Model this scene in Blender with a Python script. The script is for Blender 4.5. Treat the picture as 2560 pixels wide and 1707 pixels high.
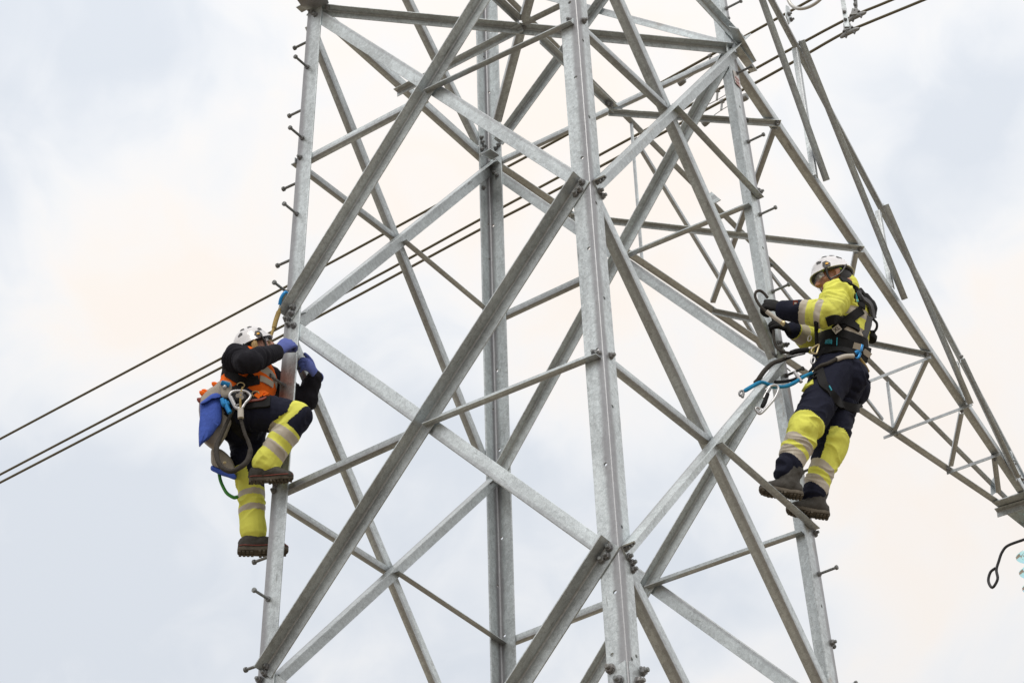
import bpy, bmesh, math, random
from mathutils import Vector, Matrix, Quaternion, noise
R = math.radians
random.seed(7)
for _o in list(bpy.data.objects): bpy.data.objects.remove(_o)
SC = bpy.context.scene
COL = SC.collection

# ------------------------------------------------------------------ camera, measured from the tower's own geometry
PW, PH, F_PX = 2560, 1707, 6082.72          # photograph size, focal length in its pixels
GZ = 9.69                                   # height of the panel joint (level A) above the ground
CAM = Vector((-2.44687, -11.39482, -8.09080 + GZ))
_yaw, _pit, _rol = 0.197848, 0.609442, -0.0394932
FW = Vector((math.cos(_pit)*math.sin(_yaw), math.cos(_pit)*math.cos(_yaw), math.sin(_pit)))
_rt = Vector((math.cos(_yaw), -math.sin(_yaw), 0)); _up = _rt.cross(FW)
RT = _rt*math.cos(_rol) + _up*math.sin(_rol)
UP = _up*math.cos(_rol) - _rt*math.sin(_rol)
cd = bpy.data.cameras.new('camera'); cam = bpy.data.objects.new('camera', cd); COL.objects.link(cam)
cd.sensor_width = 36; cd.lens = F_PX*36/PW; cd.clip_start = 0.1; cd.clip_end = 20000
_m = Matrix((RT, UP, -FW)).transposed().to_4x4(); _m.translation = CAM
cam.matrix_world = _m; SC.camera = cam

def ray(px, py): return (FW*F_PX + RT*(px-PW/2) - UP*(py-PH/2)).normalized()
def proj(P):
    d = Vector(P)-CAM; z = d.dot(FW)
    return (PW/2 + F_PX*d.dot(RT)/z, PH/2 - F_PX*d.dot(UP)/z)

# ------------------------------------------------------------------ sky, sun, exposure
SUN_EL, SUN_AZ = R(52), R(200)              # azimuth clockwise from +y: behind the camera, a little to its left
world = bpy.data.worlds.new('World'); SC.world = world; world.use_nodes = True
def build_world():
    nt = world.node_tree; nt.nodes.clear(); N = nt.nodes.new; L = nt.links.new
    out = N('ShaderNodeOutputWorld')
    sky = N('ShaderNodeTexSky'); sky.sky_type = 'NISHITA'; sky.sun_disc = False
    sky.sun_elevation = SUN_EL; sky.sun_rotation = SUN_AZ
    b1 = N('ShaderNodeBackground'); b1.inputs[1].default_value = 0.1; L(sky.outputs[0], b1.inputs[0])
    tc = N('ShaderNodeTexCoord'); D = tc.outputs['Generated']
    def math_(op, a, b=None, c=None):
        m = N('ShaderNodeMath'); m.operation = op
        for i, v in enumerate((a, b, c)):
            if v is None: continue
            if isinstance(v, (int, float)): m.inputs[i].default_value = v
            else: L(v, m.inputs[i])
        return m.outputs[0]
    # cloud deck: warm bright parts and cooler, greyer parts (soft patches in the sky plus noise everywhere)
    n1 = N('ShaderNodeTexNoise'); n1.inputs['Scale'].default_value = 9; n1.inputs['Detail'].default_value = 5; n1.inputs['Roughness'].default_value = .5
    n1.inputs['Distortion'].default_value = .5
    L(D, n1.inputs['Vector'])
    n2 = N('ShaderNodeTexNoise'); n2.inputs['Scale'].default_value = 24; n2.inputs['Detail'].default_value = 4; n2.inputs['Distortion'].default_value = .8; L(D, n2.inputs['Vector'])
    acc = math_('ADD', math_('MULTIPLY', math_('SUBTRACT', n1.outputs[0], .5), 2.3), math_('MULTIPLY', math_('SUBTRACT', n2.outputs[0], .5), 1.5))
    for px, py, rad, amp in ((60,230,.10,1.1),(60,1640,.105,.85),(620,1540,.09,.62),(1000,1330,.07,.5),(1380,1420,.07,.65),(900,960,.05,.45),(1750,1340,.045,.45),
                             (2380,420,.06,.8),(2560,120,.05,.5),(150,1180,.045,.45),(760,60,.05,.25),(1950,1500,.03,.3),(1650,1690,.03,.3),
                             (340,620,.06,-.9),(620,130,.05,-.4),(1250,250,.08,-.4),(2330,1180,.07,-.6),(2520,700,.035,-.35),(1600,650,.07,-.3),(1750,1560,.05,-.2)):
        v = N('ShaderNodeVectorMath'); v.operation = 'DISTANCE'; L(D, v.inputs[0]); v.inputs[1].default_value = ray(px, py)
        mr = N('ShaderNodeMapRange'); mr.interpolation_type = 'SMOOTHERSTEP'
        mr.inputs['From Min'].default_value = 0; mr.inputs['From Max'].default_value = rad*1.7
        mr.inputs['To Min'].default_value = amp; mr.inputs['To Max'].default_value = 0
        L(v.outputs['Value'], mr.inputs['Value'])
        acc = math_('ADD', acc, mr.outputs[0])
    ramp = N('ShaderNodeValToRGB'); L(math_('ADD', math_('MULTIPLY', acc, .55), .345), ramp.inputs[0])
    cr = ramp.color_ramp; cr.interpolation = 'B_SPLINE'
    cr.elements[0].position = 0; cr.elements[0].color = (1.0, .92, .845, 1)
    cr.elements[1].position = 1; cr.elements[1].color = (.73, .775, .84, 1)
    for p, c in ((.25, (.99,.945,.905,1)), (.5, (.93,.935,.945,1)), (.75, (.825,.855,.90,1))):
        e = cr.elements.new(p); e.color = c
    sx = N('ShaderNodeSeparateXYZ'); L(D, sx.inputs[0])
    el = math_('MULTIPLY', math_('MAXIMUM', sx.outputs[2], 0), SKY_GRAD)
    b2 = N('ShaderNodeBackground'); L(ramp.outputs[0], b2.inputs[0]); L(math_('ADD', el, SKY_BASE), b2.inputs[1])
    mx = N('ShaderNodeMixShader'); mx.inputs[0].default_value = .93
    L(b1.outputs[0], mx.inputs[1]); L(b2.outputs[0], mx.inputs[2]); L(mx.outputs[0], out.inputs[0])
SKY_BASE, SKY_GRAD = .79, .46
build_world()
sd = bpy.data.lights.new('sun', 'SUN'); sun = bpy.data.objects.new('sun', sd); COL.objects.link(sun)
sd.energy = 1.5; sd.angle = R(22); sd.color = (1, .95, .88)
_sv = Vector((math.cos(SUN_EL)*math.sin(SUN_AZ), math.cos(SUN_EL)*math.cos(SUN_AZ), math.sin(SUN_EL)))
sun.rotation_euler = _sv.to_track_quat('Z', 'Y').to_euler(); sun.location = (0, -20, 40)
vs = SC.view_settings; vs.view_transform = 'Standard'; vs.look = 'None'; vs.exposure = 0; vs.gamma = 1; vs.use_curve_mapping = False

# ------------------------------------------------------------------ materials
def mat(name):
    m = bpy.data.materials.new(name); m.use_nodes = True
    nt = m.node_tree; return m, nt, nt.nodes['Principled BSDF'], nt.nodes.new, nt.links.new
def steel(name, lo, hi, rough=.5, metal=.55, warm=.25, rust=.0, streak=True, heel=.03, heelmix=.45):
    m, nt, b, N, L = mat(name)
    tc = N('ShaderNodeTexCoord'); oi = N('ShaderNodeObjectInfo')
    off = N('ShaderNodeVectorMath'); off.operation = 'SCALE'; off.inputs[0].default_value = (37, 19, 53); L(oi.outputs['Random'], off.inputs['Scale'])
    ad = N('ShaderNodeVectorMath'); L(tc.outputs['Object'], ad.inputs[0]); L(off.outputs[0], ad.inputs[1])
    def nz(scale, det, rough_, sc=(1,1,1)):
        mp = N('ShaderNodeMapping'); mp.inputs['Scale'].default_value = sc; L(ad.outputs[0], mp.inputs[0])
        n = N('ShaderNodeTexNoise'); n.inputs['Scale'].default_value = scale; n.inputs['Detail'].default_value = det
        n.inputs['Roughness'].default_value = rough_; L(mp.outputs[0], n.inputs['Vector']); return n.outputs[0]
    def ramp(src, p0, c0, p1, c1):
        r = N('ShaderNodeValToRGB'); r.color_ramp.elements[0].position = p0; r.color_ramp.elements[0].color = c0
        r.color_ramp.elements[1].position = p1; r.color_ramp.elements[1].color = c1; L(src, r.inputs[0]); return r.outputs[0]
    def mix(fac, a, c, mode='MIX'):
        x = N('ShaderNodeMix'); x.data_type = 'RGBA'; x.blend_type = mode
        for s, v in ((x.inputs['Factor'], fac), (x.inputs['A'], a), (x.inputs['B'], c)):
            if isinstance(v, (int, float)): s.default_value = v
            elif isinstance(v, tuple): s.default_value = v
            else: L(v, s)
        return x.outputs['Result']
    g = lambda v: (v*.885, v*.98, v*1.02, 1)
    big = nz(5, 6, .65, (.35, 1, 1))
    base = ramp(big, .36, g(lo), .64, g(hi))
    sp = N('ShaderNodeTexVoronoi'); sp.inputs['Scale'].default_value = 55; L(ad.outputs[0], sp.inputs['Vector'])
    base = mix(.28, base, ramp(sp.outputs['Color'], .2, g(lo*.75), .8, g(hi*1.1)))
    fine = nz(140, 3, .6)
    base = mix(.22, base, ramp(fine, .35, (.12,.12,.11,1), .65, (.85,.86,.86,1)))
    # per-piece tone
    pt = N('ShaderNodeMapRange'); pt.inputs['To Min'].default_value = .84; pt.inputs['To Max'].default_value = 1.12; L(oi.outputs['Random'], pt.inputs['Value'])
    hs = N('ShaderNodeHueSaturation'); L(pt.outputs[0], hs.inputs['Value']); L(base, hs.inputs['Color']); base = hs.outputs[0]
    # duller, darker zinc along the thick heel, plus painted shade inside the brace angles
    so = N('ShaderNodeSeparateXYZ'); L(tc.outputs['Object'], so.inputs[0])
    def mt(op, a, c=None):
        q = N('ShaderNodeMath'); q.operation = op
        for i, v in enumerate((a, c)):
            if v is None: continue
            if isinstance(v, (int, float)): q.inputs[i].default_value = v
            else: L(v, q.inputs[i])
        return q.outputs[0]
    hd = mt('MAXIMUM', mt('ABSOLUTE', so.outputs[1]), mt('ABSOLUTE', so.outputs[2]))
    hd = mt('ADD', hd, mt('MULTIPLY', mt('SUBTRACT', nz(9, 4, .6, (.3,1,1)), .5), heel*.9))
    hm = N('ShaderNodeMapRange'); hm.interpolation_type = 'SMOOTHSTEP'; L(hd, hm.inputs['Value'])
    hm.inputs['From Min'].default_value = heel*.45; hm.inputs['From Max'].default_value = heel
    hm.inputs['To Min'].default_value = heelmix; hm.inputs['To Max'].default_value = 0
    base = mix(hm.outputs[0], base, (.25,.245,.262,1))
    # dull brown film of dirt, in clouds
    d = nz(2.2, 5, .6, (.5, 1, 1))
    base = mix(ramp(d, .45, (0,0,0,1), .75, (warm,)*3+(1,)), base, (.23,.185,.135,1))
    if streak:                                   # dark scuffs and drip marks
        s = nz(30, 4, .7, (.16, 1, 1))
        base = mix(ramp(s, .64, (0,0,0,1), .72, (.55,)*3+(1,)), base, (.13,.125,.11,1))
    if rust:
        r = nz(3.1, 6, .68, (.55, 1, 1))
        base = mix(ramp(r, .66, (0,0,0,1), .74, (rust,)*3+(1,)), base, (.30,.165,.06,1))
    L(base, b.inputs['Base Color'])
    b.inputs['Metallic'].default_value = metal
    mr = N('ShaderNodeMapRange'); mr.inputs['To Min'].default_value = rough-.12; mr.inputs['To Max'].default_value = rough+.16; L(big, mr.inputs['Value']); L(mr.outputs[0], b.inputs['Roughness'])
    bp = N('ShaderNodeBump'); bp.inputs['Strength'].default_value = .12; bp.inputs['Distance'].default_value = .004; L(nz(28, 4, .6, (.4,1,1)), bp.inputs['Height']); L(bp.outputs[0], b.inputs['Normal'])
    return m
def plain(name, col, rough=.6, metal=0., noise_amt=.12, scale=60, bump=.0, bdist=.002, coat=0):
    m, nt, b, N, L = mat(name)
    tc = N('ShaderNodeTexCoord'); n = N('ShaderNodeTexNoise'); n.inputs['Scale'].default_value = scale; n.inputs['Detail'].default_value = 5
    L(tc.outputs['Object'], n.inputs['Vector'])
    x = N('ShaderNodeMix'); x.data_type = 'RGBA'; L(n.outputs[0], x.inputs['Factor'])
    x.inputs['A'].default_value = tuple(c*(1-noise_amt*1.6) for c in col)+(1,); x.inputs['B'].default_value = tuple(min(1, c*(1+noise_amt*1.6)) for c in col)+(1,)
    L(x.outputs['Result'], b.inputs['Base Color']); b.inputs['Roughness'].default_value = rough; b.inputs['Metallic'].default_value = metal
    b.inputs['Coat Weight'].default_value = coat
    if bump:
        bp = N('ShaderNodeBump'); bp.inputs['Strength'].default_value = bump; bp.inputs['Distance'].default_value = bdist
        L(n.outputs[0], bp.inputs['Height']); L(bp.outputs[0], b.inputs['Normal'])
    return m
M = {}
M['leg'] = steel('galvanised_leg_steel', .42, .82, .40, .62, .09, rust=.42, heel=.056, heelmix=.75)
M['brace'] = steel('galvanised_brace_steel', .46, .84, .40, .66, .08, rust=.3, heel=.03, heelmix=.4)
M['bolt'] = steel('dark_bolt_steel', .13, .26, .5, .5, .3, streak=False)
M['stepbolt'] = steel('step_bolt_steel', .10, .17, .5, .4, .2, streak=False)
M['wire'] = plain('aluminium_conductor', (.13,.115,.075), .6, .3, .2, 8)
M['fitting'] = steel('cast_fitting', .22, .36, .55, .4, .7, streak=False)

# ------------------------------------------------------------------ object helpers
MW = {}                                         # world matrix of every object we place
def link(o, world_m, parent=None):
    COL.objects.link(o); MW[o] = world_m.copy()
    if parent is not None:
        o.parent = parent; o.matrix_basis = MW[parent].inverted() @ world_m
    else: o.matrix_basis = world_m
    return o
def tag(o, label=None, cat=None, group=None, kind=None):
    for k, v in (('label', label), ('category', cat), ('group', group), ('kind', kind)):
        if v: o[k] = v
    return o
def empty(name, loc, label, cat, group=None):
    o = bpy.data.objects.new(name, None); o.empty_display_size = .2
    link(o, Matrix.Translation(loc)); return tag(o, label, cat, group)
def mesh_obj(name, verts, faces, mats, parent=None, wm=None, smooth=None, fmat=None):
    me = bpy.data.meshes.new(name); me.from_pydata([tuple(v) for v in verts], [], faces)
    for m_ in (mats if isinstance(mats, (list, tuple)) else [mats]): me.materials.append(m_)
    if fmat: me.polygons.foreach_set('material_index', fmat)
    me.update()
    if smooth is not None:
        me.polygons.foreach_set('use_smooth', [True]*len(me.polygons)); me.set_sharp_from_angle(angle=smooth)
    o = bpy.data.objects.new(name, me)
    return link(o, wm or Matrix.Identity(4), parent)
def frame(P, x, y):                             # matrix with local X along x, Y near y
    x = x.normalized(); y = (y - x*y.dot(x)).normalized(); z = x.cross(y)
    m = Matrix((x, y, z)).transposed().to_4x4(); m.translation = P; return m

def angle_bar(name, P, Q, fdir, odir, wf, wo, t, material, parent, holes=()):
    """Rolled L section from P to Q: heel on the line PQ, one flange along fdir, the other along odir; round heel and root fillet.
    holes: (flange 0/1, distance from P, distance from heel, radius)."""
    ax = (Q-P).normalized(); Ln = (Q-P).length
    f = (fdir - ax*fdir.dot(ax)).normalized(); o = odir - ax*odir.dot(ax); o = (o - f*o.dot(f)).normalized()
    m = frame(P, ax, f); zs = 1 if m.to_3x3().col[2].dot(o) > 0 else -1
    ro, ri = t*.8, t*1.1; e = t*.15
    pr = [(wf-e, 0), (wf, e), (wf, t-e), (wf-e, t)]
    for i in range(5):
        a = math.pi/2*i/4; pr.append((t+ri-ri*math.sin(a), t+ri-ri*math.cos(a)))
    pr += [(t, wo-e), (t-e, wo), (e, wo), (0, wo-e)]
    for i in range(5):
        a = math.pi/2*i/4; pr.append((ro-ro*math.cos(a), ro-ro*math.sin(a)))
    n = len(pr); V = [(0, a, b*zs) for a, b in pr] + [(Ln, a, b*zs) for a, b in pr]
    Fc = [(i, (i+1) % n, n+(i+1) % n, n+i) for i in range(n)] + [tuple(range(n-1, -1, -1)), tuple(range(n, 2*n))]
    if zs < 0: Fc = [tuple(reversed(q)) for q in Fc]
    ob = mesh_obj(name, V, Fc, material, parent, m, R(28))
    if holes:
        cv, cf = [], []
        for fl, d, s, r in holes:
            k = len(cv)
            for zz in (-.03, .05):
                for i in range(14):
                    a = 2*math.pi*i/14; u, w = d+r*math.cos(a), s+r*math.sin(a)
                    cv.append((u, w, zz*zs) if fl == 0 else (u, zz, w*zs))
            cf += [(k+i, k+(i+1) % 14, k+14+(i+1) % 14, k+14+i) for i in range(14)] + [tuple(range(k+13, k-1, -1)), tuple(range(k+14, k+28))]
        cme = bpy.data.meshes.new('cut'); cme.from_pydata(cv, [], cf)
        bm = bmesh.new(); bm.from_mesh(cme); bmesh.ops.recalc_face_normals(bm, faces=bm.faces); bm.to_mesh(cme); bm.free()
        co = bpy.data.objects.new('cut', cme); COL.objects.link(co); co.matrix_basis = m
        md = ob.modifiers.new('b', 'BOOLEAN'); md.operation = 'DIFFERENCE'; md.object = co; md.solver = 'EXACT'
        bpy.context.view_layer.update()
        dg = bpy.context.evaluated_depsgraph_get(); nm = bpy.data.meshes.new_from_object(ob.evaluated_get(dg))
        ob.modifiers.clear(); old = ob.data; ob.data = nm; nm.name = name; bpy.data.meshes.remove(old)
        nm.polygons.foreach_set('use_smooth', [True]*len(nm.polygons)); nm.set_sharp_from_angle(angle=R(28))
        bpy.data.objects.remove(co); bpy.data.meshes.remove(cme)
    return ob
def tube_data(pts, rad, seg=8, closed=False):
    """Swept tube through pts; rad a number or a list."""
    pts = [Vector(p) for p in pts]; n = len(pts); V, Fc = [], []
    rr = rad if isinstance(rad, (list, tuple)) else [rad]*n
    T = []
    for i in range(n):
        a = pts[(i-1) % n] if (closed or i) else pts[0]; b = pts[(i+1) % n] if (closed or i < n-1) else pts[-1]
        T.append((b-a).normalized())
    nrm = T[0].orthogonal().normalized()
    for i in range(n):
        if i: nrm = (T[i-1].rotation_difference(T[i]) @ nrm)
        nrm = (nrm - T[i]*nrm.dot(T[i])).normalized(); bn = T[i].cross(nrm)
        for k in range(seg):
            a = 2*math.pi*k/seg; V.append(pts[i] + (nrm*math.cos(a)+bn*math.sin(a))*rr[i])
    for i in range(n if closed else n-1):
        j = (i+1) % n
        for k in range(seg):
            Fc.append((i*seg+k, i*seg+(k+1) % seg, j*seg+(k+1) % seg, j*seg+k))
    if not closed: Fc += [tuple(range(seg-1, -1, -1)), tuple(range((n-1)*seg, n*seg))]
    return V, Fc
def smooth_path(pts, k=6, closed=False):        # Catmull-Rom
    pts = [Vector(p) for p in pts]; n = len(pts); out = []
    for i in range(n if closed else n-1):
        p0 = pts[(i-1) % n] if (closed or i) else pts[0]*2-pts[1]
        p1 = pts[i]; p2 = pts[(i+1) % n]; p3 = pts[(i+2) % n] if (closed or i+2 < n) else pts[-1]*2-pts[-2]
        for j in range(k):
            t = j/k
            out.append(.5*((2*p1)+(p2-p0)*t+(2*p0-5*p1+4*p2-p3)*t*t+(3*p1-p0-3*p2+p3)*t**3))
    if not closed: out.append(pts[-1])
    return out
def tube(name, pts, rad, material, parent=None, seg=8, closed=False, k=6):
    pp = smooth_path(pts, k, closed) if k else [Vector(p) for p in pts]
    if isinstance(rad, (list, tuple)): rad = [rad[min(int(i/max(1, k)), len(rad)-1)] for i in range(len(pp))]
    c = sum(pp, Vector())/len(pp); V, Fc = tube_data([p-c for p in pp], rad, seg, closed)
    return mesh_obj(name, V, Fc, material, parent, Matrix.Translation(c), R(60))
def lathe_data(prof, seg=12):                   # prof: (z, r) list along local Z
    V, Fc = [], []
    for z, r in prof:
        for k in range(seg):
            a = 2*math.pi*k/seg; V.append((r*math.cos(a), r*math.sin(a), z))
    for i in range(len(prof)-1):
        for k in range(seg): Fc.append((i*seg+k, i*seg+(k+1) % seg, (i+1)*seg+(k+1) % seg, (i+1)*seg+k))
    Fc += [tuple(range(seg-1, -1, -1)), tuple(range((len(prof)-1)*seg, len(prof)*seg))]
    return V, Fc
def merge(*parts):
    V, Fc = [], []
    for v, f in parts:
        k = len(V); V += [Vector(x) for x in v]; Fc += [tuple(i+k for i in q) for q in f]
    return V, Fc
def zmat(P, n):                                  # local Z along n
    q = Vector(n).to_track_quat('Z', 'Y').to_matrix().to_4x4(); q.translation = P; return q
def plate_data(poly, t):                          # planar polygon of Vectors, thickened along its normal
    n = (poly[1]-poly[0]).cross(poly[2]-poly[0]).normalized(); k = len(poly)
    V = [p-n*t/2 for p in poly]+[p+n*t/2 for p in poly]
    return V, [tuple(range(k-1, -1, -1)), tuple(range(k, 2*k))]+[(i, (i+1) % k, k+(i+1) % k, k+i) for i in range(k)]
def plate(name, poly, t, material, parent):
    c = sum(poly, Vector())/len(poly); V, Fc = plate_data([p-c for p in poly], t)
    return mesh_obj(name, V, Fc, material, parent, Matrix.Translation(c))

# ------------------------------------------------------------------ ground
def build_ground():
    m, nt, b, N, L = mat('rough_field')
    tc = N('ShaderNodeTexCoord')
    n1 = N('ShaderNodeTexNoise'); n1.inputs['Scale'].default_value = .06; n1.inputs['Detail'].default_value = 8; L(tc.outputs['Object'], n1.inputs['Vector'])
    n2 = N('ShaderNodeTexNoise'); n2.inputs['Scale'].default_value = 3; n2.inputs['Detail'].default_value = 6; L(tc.outputs['Object'], n2.inputs['Vector'])
    r = N('ShaderNodeValToRGB'); r.color_ramp.elements[0].position = .35; r.color_ramp.elements[0].color = (.19,.155,.11,1)
    r.color_ramp.elements[1].position = .65; r.color_ramp.elements[1].color = (.34,.275,.195,1); L(n1.outputs[0], r.inputs[0])
    x = N('ShaderNodeMix'); x.data_type = 'RGBA'; x.blend_type = 'MULTIPLY'; x.inputs['Factor'].default_value = .5
    L(r.outputs[0], x.inputs['A']); L(n2.outputs['Color'], x.inputs['B']); L(x.outputs['Result'], b.inputs['Base Color']); b.inputs['Roughness'].default_value = .95
    nseg = 60; V, Fc = [], []
    for i in range(nseg+1):
        for j in range(nseg+1):
            u, v = (i/nseg*2-1), (j/nseg*2-1)
            x_, y_ = 6000*u*abs(u)**1.5, 6000*v*abs(v)**1.5; d = math.hypot(x_, y_)
            z = 0 if d < 25 else noise.noise(Vector((x_*.01, y_*.01, 3)))*min(4, (d-25)*.02)
            V.append((x_, y_, z - .02))
    for i in range(nseg):
        for j in range(nseg):
            a = i*(nseg+1)+j; Fc.append((a, a+nseg+1, a+nseg+2, a+1))
    tag(mesh_obj('ground', V, Fc, m, None, None, R(80)), kind='structure')
build_ground()

# ------------------------------------------------------------------ tower geometry
A0, TAPER, ZB, ZC = 1.05614637, .028347398, 2.45, -2.24242
CV = {'N': (0,-1), 'L': (-1,0), 'R': (1,0), 'F': (0,1)}
def node(k, z):                                  # leg corner at height z over level A
    a = (A0-TAPER*z)*2**.5; return Vector((CV[k][0]*a, CV[k][1]*a, z+GZ))
def leg_z(k, py):                                # height at which leg corner k crosses picture row py
    lo, hi = -12., 8.
    for _ in range(60):
        mid = (lo+hi)/2
        if proj(node(k, mid))[1] > py: lo = mid
        else: hi = mid
    return (lo+hi)/2
class Plane:
    def __init__(s, p, n): s.p = Vector(p); s.n = Vector(n).normalized()
    def at(s, px, py, off=0):
        d = ray(px, py); return CAM + d*(((s.p+s.n*off)-CAM).dot(s.n)/d.dot(s.n))
FACE = {}
for nm in ('LN','NR','LF','FR'):
    a, b = nm; p = node(a, 0); n = (node(b, 0)-p).cross(node(a, 1)-p)
    if n.dot(p-Vector((0,0,GZ))) < 0: n = -n
    FACE[nm] = Plane(p, n)
FACE['B'] = Plane((0,0,ZB+GZ), (0,0,1))
TL = .011                                        # leg flange thickness
tower = empty('lattice_tower', (0,0,0), 'tall galvanised steel lattice pylon with crossed angle braces and a crossarm at right', 'pylon')

STEEL_T = .008
def member(name, pl, p, q, side, o_sign, wf, wo, off=None, t=None, material='brace', end=0, jog=0.0):
    """Angle brace on plane pl between two picture points of its heel; side: where its flat flange lies seen from the camera;
    o_sign +1/-1: other flange along / against the plane normal."""
    P = FACE[pl] if isinstance(pl, str) else pl
    if off is None: off = (0.0 if o_sign > 0 else -TL)
    a, b = P.at(*p, off+jog), P.at(*q, off+jog); ax = (b-a).normalized(); f = P.n.cross(ax).normalized()
    mid = (a+b)/2; p0 = proj(mid); p1 = proj(mid+f*.05); d = (p1[0]-p0[0], p1[1]-p0[1])
    want = {'up': (0,-1), 'down': (0,1), 'left': (-1,0), 'right': (1,0)}[side]
    if d[0]*want[0]+d[1]*want[1] < 0: f = -f
    return angle_bar(name, a, b, f, P.n*o_sign, wf, wo, t or max(.0055, wf*.1), M[material], tower)

# ---- legs, with their open bolt holes
LEGW = .115
def hole_on(k, fl, px, py):                      # picture point -> (flange, along, across)
    other = {'N': 'LR', 'F': 'LR', 'L': 'NF', 'R': 'NF'}[k][fl]
    nm = [x for x in FACE if set(x) == {k, other}][0]
    X = FACE[nm].at(px, py, 0); base = node(k, -GZ); ax = (node(k, 6)-base).normalized()
    d = (X-base).dot(ax); return (fl, d, ((X-base)-ax*d).length, .0105)
HOLES = {'N': [], 'F': [], 'L': [], 'R': []}
for px, py in ((1424,7),(1439,193.5),(1455,395),(1472,621),(1493,874),(1513.5,1160),(1537,1479),(1530,1636)): HOLES['N'].append(hole_on('N', 0, px, py))
for px, py in ((1458,102),(1473.5,293),(1491,508),(1511,745.5),(1531.5,1016),(1555,1317),(1580,1647),(1591,1640)): HOLES['N'].append(hole_on('N', 1, px, py))
for px, py in ((1207,145),(1218,563),(1220.5,650),(1230,1025),(1241,1465)): HOLES['F'].append(hole_on('F', 0, px, py))
for px, py in ((1225,233.5),(1235,566),(1245,928),(1251,1126),(1256.5,1346),(1263.5,1589)): HOLES['F'].append(hole_on('F', 1, px, py))
for py in (268, 620, 1090, 1515): HOLES['R'].append(hole_on('R', 0, proj(node('R', leg_z('R', py)))[0]-12, py))
LEG = {}
for k, others in (('N','LR'),('L','NF'),('R','NF'),('F','LR')):
    P, Q = node(k, -GZ), node(k, 6)
    dirs = []
    for o in others:
        d = node(o, 0)-node(k, 0); dirs.append(d)
    # flange planes lie in the two faces; heel on the corner line
    ax = (Q-P).normalized(); f = (dirs[0]-ax*dirs[0].dot(ax)).normalized()
    LEG[k] = angle_bar('leg', P, Q, dirs[0], dirs[1], LEGW, LEGW, TL, M['leg'], tower, HOLES[k])

# ---- main diagonals
MB = [
 # L-N face, rising to the right: bolted on the outside
 ('LN', (713,792), (1388,-296), 'right', 1, .074, .074), ('LN', (658,1680), (1452,447), 'right', 1, .08, .08), ('LN', (1112,1990), (1524,1353), 'right', 1, .082, .082),
 # falling: bolted inside
 ('LN', (785,14), (1440,427), 'down', -1, .08, .07), ('LN', (722,831), (1520,1406), 'up', -1, .08, .07), ('LN', (655,1707), (1100,2045), 'up', -1, .08, .07),
 ('LN', (800,-700), (1425,-300), 'down', -1, .08, .07),
 # L-F face
 ('LF', (740,790), (1232,397), 'down', -1, .082, .07), ('LF', (672,1693), (1236,1181), 'down', -1, .078, .07),
 ('LF', (775,63), (1207,1147), 'right', 1, .068, .042), ('LF', (722,836), (1170,1903), 'right', 1, .068, .042), ('LF', (850,-350), (1200,362), 'right', 1, .06, .05),
 # N-R face
 ('NR', (1412,-311), (1943,891), 'right', -1, .07, .062), ('NR', (1490,497), (2075,1745), 'right', -1, .07, .062), ('NR', (1565,1420), (1850,1993), 'right', -1, .072, .062),
 ('NR', (1480,452), (1851,97), 'down', 1, .076, .08), ('NR', (1551,1365), (1946,898), 'down', 1, .074, .08),
 # F-R face
 ('FR', (1240,1190), (1812,148), 'right', -1, .07, .062), ('FR', (1330,1940), (1915,952), 'right', -1, .07, .062), ('FR', (1245,356), (1752,-338), 'right', -1, .06, .055),
 ('FR', (1240,418), (1965,916), 'down', 1, .07, .06), ('FR', (1240,1165), (2060,1750), 'down', 1, .08, .06), ('FR', (1215,-56), (1836,106), 'down', 1, .05, .05),
]
DIAG = [member('diagonal_brace', *a) for a in MB]
# ---- light struts through the crossings
SB = [
 ('LN', (745,413), (1062,247), 'up', -1, .042, .042), ('LN', (690,1239), (1062,1072), 'up', -1, .042, .042),
 ('LN', (1068,235), (1435,62), 'up', 1, .047, .04, .002), ('LN', (1067,1069), (1502,895), 'up', 1, .05, .045, .002),
 ('LF', (738,407), (985,594), 'up', 1, .04, .034), ('LF', (690,1252), (974,1433), 'up', 1, .04, .036),
 ('LF', (1004,606), (1226,791), 'up', -1, .038, .042), ('LF', (984,1433), (1252,1611), 'up', -1, .036, .042),
 ('NR', (1455,70), (1668,270), 'up', -1, .04, .044), ('NR', (1520,902), (1780,1109), 'up', -1, .042, .044),
 ('NR', (1680,272), (1895,500), 'up', 1, .04, .044, .002), ('NR', (1788,1114), (2032,1327), 'up', 1, .04, .047, .002),
 ('FR', (1240,802), (1572,648), 'up', 1, .045, .04), ('FR', (1262,1614), (1628,1472), 'up', 1, .045, .04),
 ('FR', (1574,644), (1880,517), 'up', -1, .043, .045), ('FR', (1621,1473), (2012,1336), 'up', -1, .045, .045),
]
for a in SB: member('strut', *a)
# ---- level B: face horizontals and plan bracing
HB = [
 ('LN', (755,33), (1440,-320), 'up', 1, .06, .06), ('LF', (790,22), (1215,402), 'up', 1, .066, .048),
 ('FR', (1240,411), (1812,143), 'up', 1, .038, .03), ('NR', (1452,-326), (1846,101), 'down', 1, .066, .05, .003),
]
for a in HB: member('horizontal_brace', *a)
PB = [
 ('B', (790,24), (1828,122), 'up', -1, .06, .052, -.004), ('B', (1233,304), (1291,84), 'right', 1, .057, .05, -.002), ('B', (1300,52), (1392,-300), 'right', 1, .057, .05, -.018),
 ('B', (994,231), (1308,68), 'up', -1, .045, .04, -.012), ('B', (1314,63), (1630,-92), 'up', -1, .045, .01, -.012), ('B', (1092,-140), (1296,52), 'up', -1, .045, .04, .004), ('B', (1348,98), (1532,272), 'up', -1, .045, .04, .004),
]
for a in PB: member('plan_brace', *a)
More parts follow.
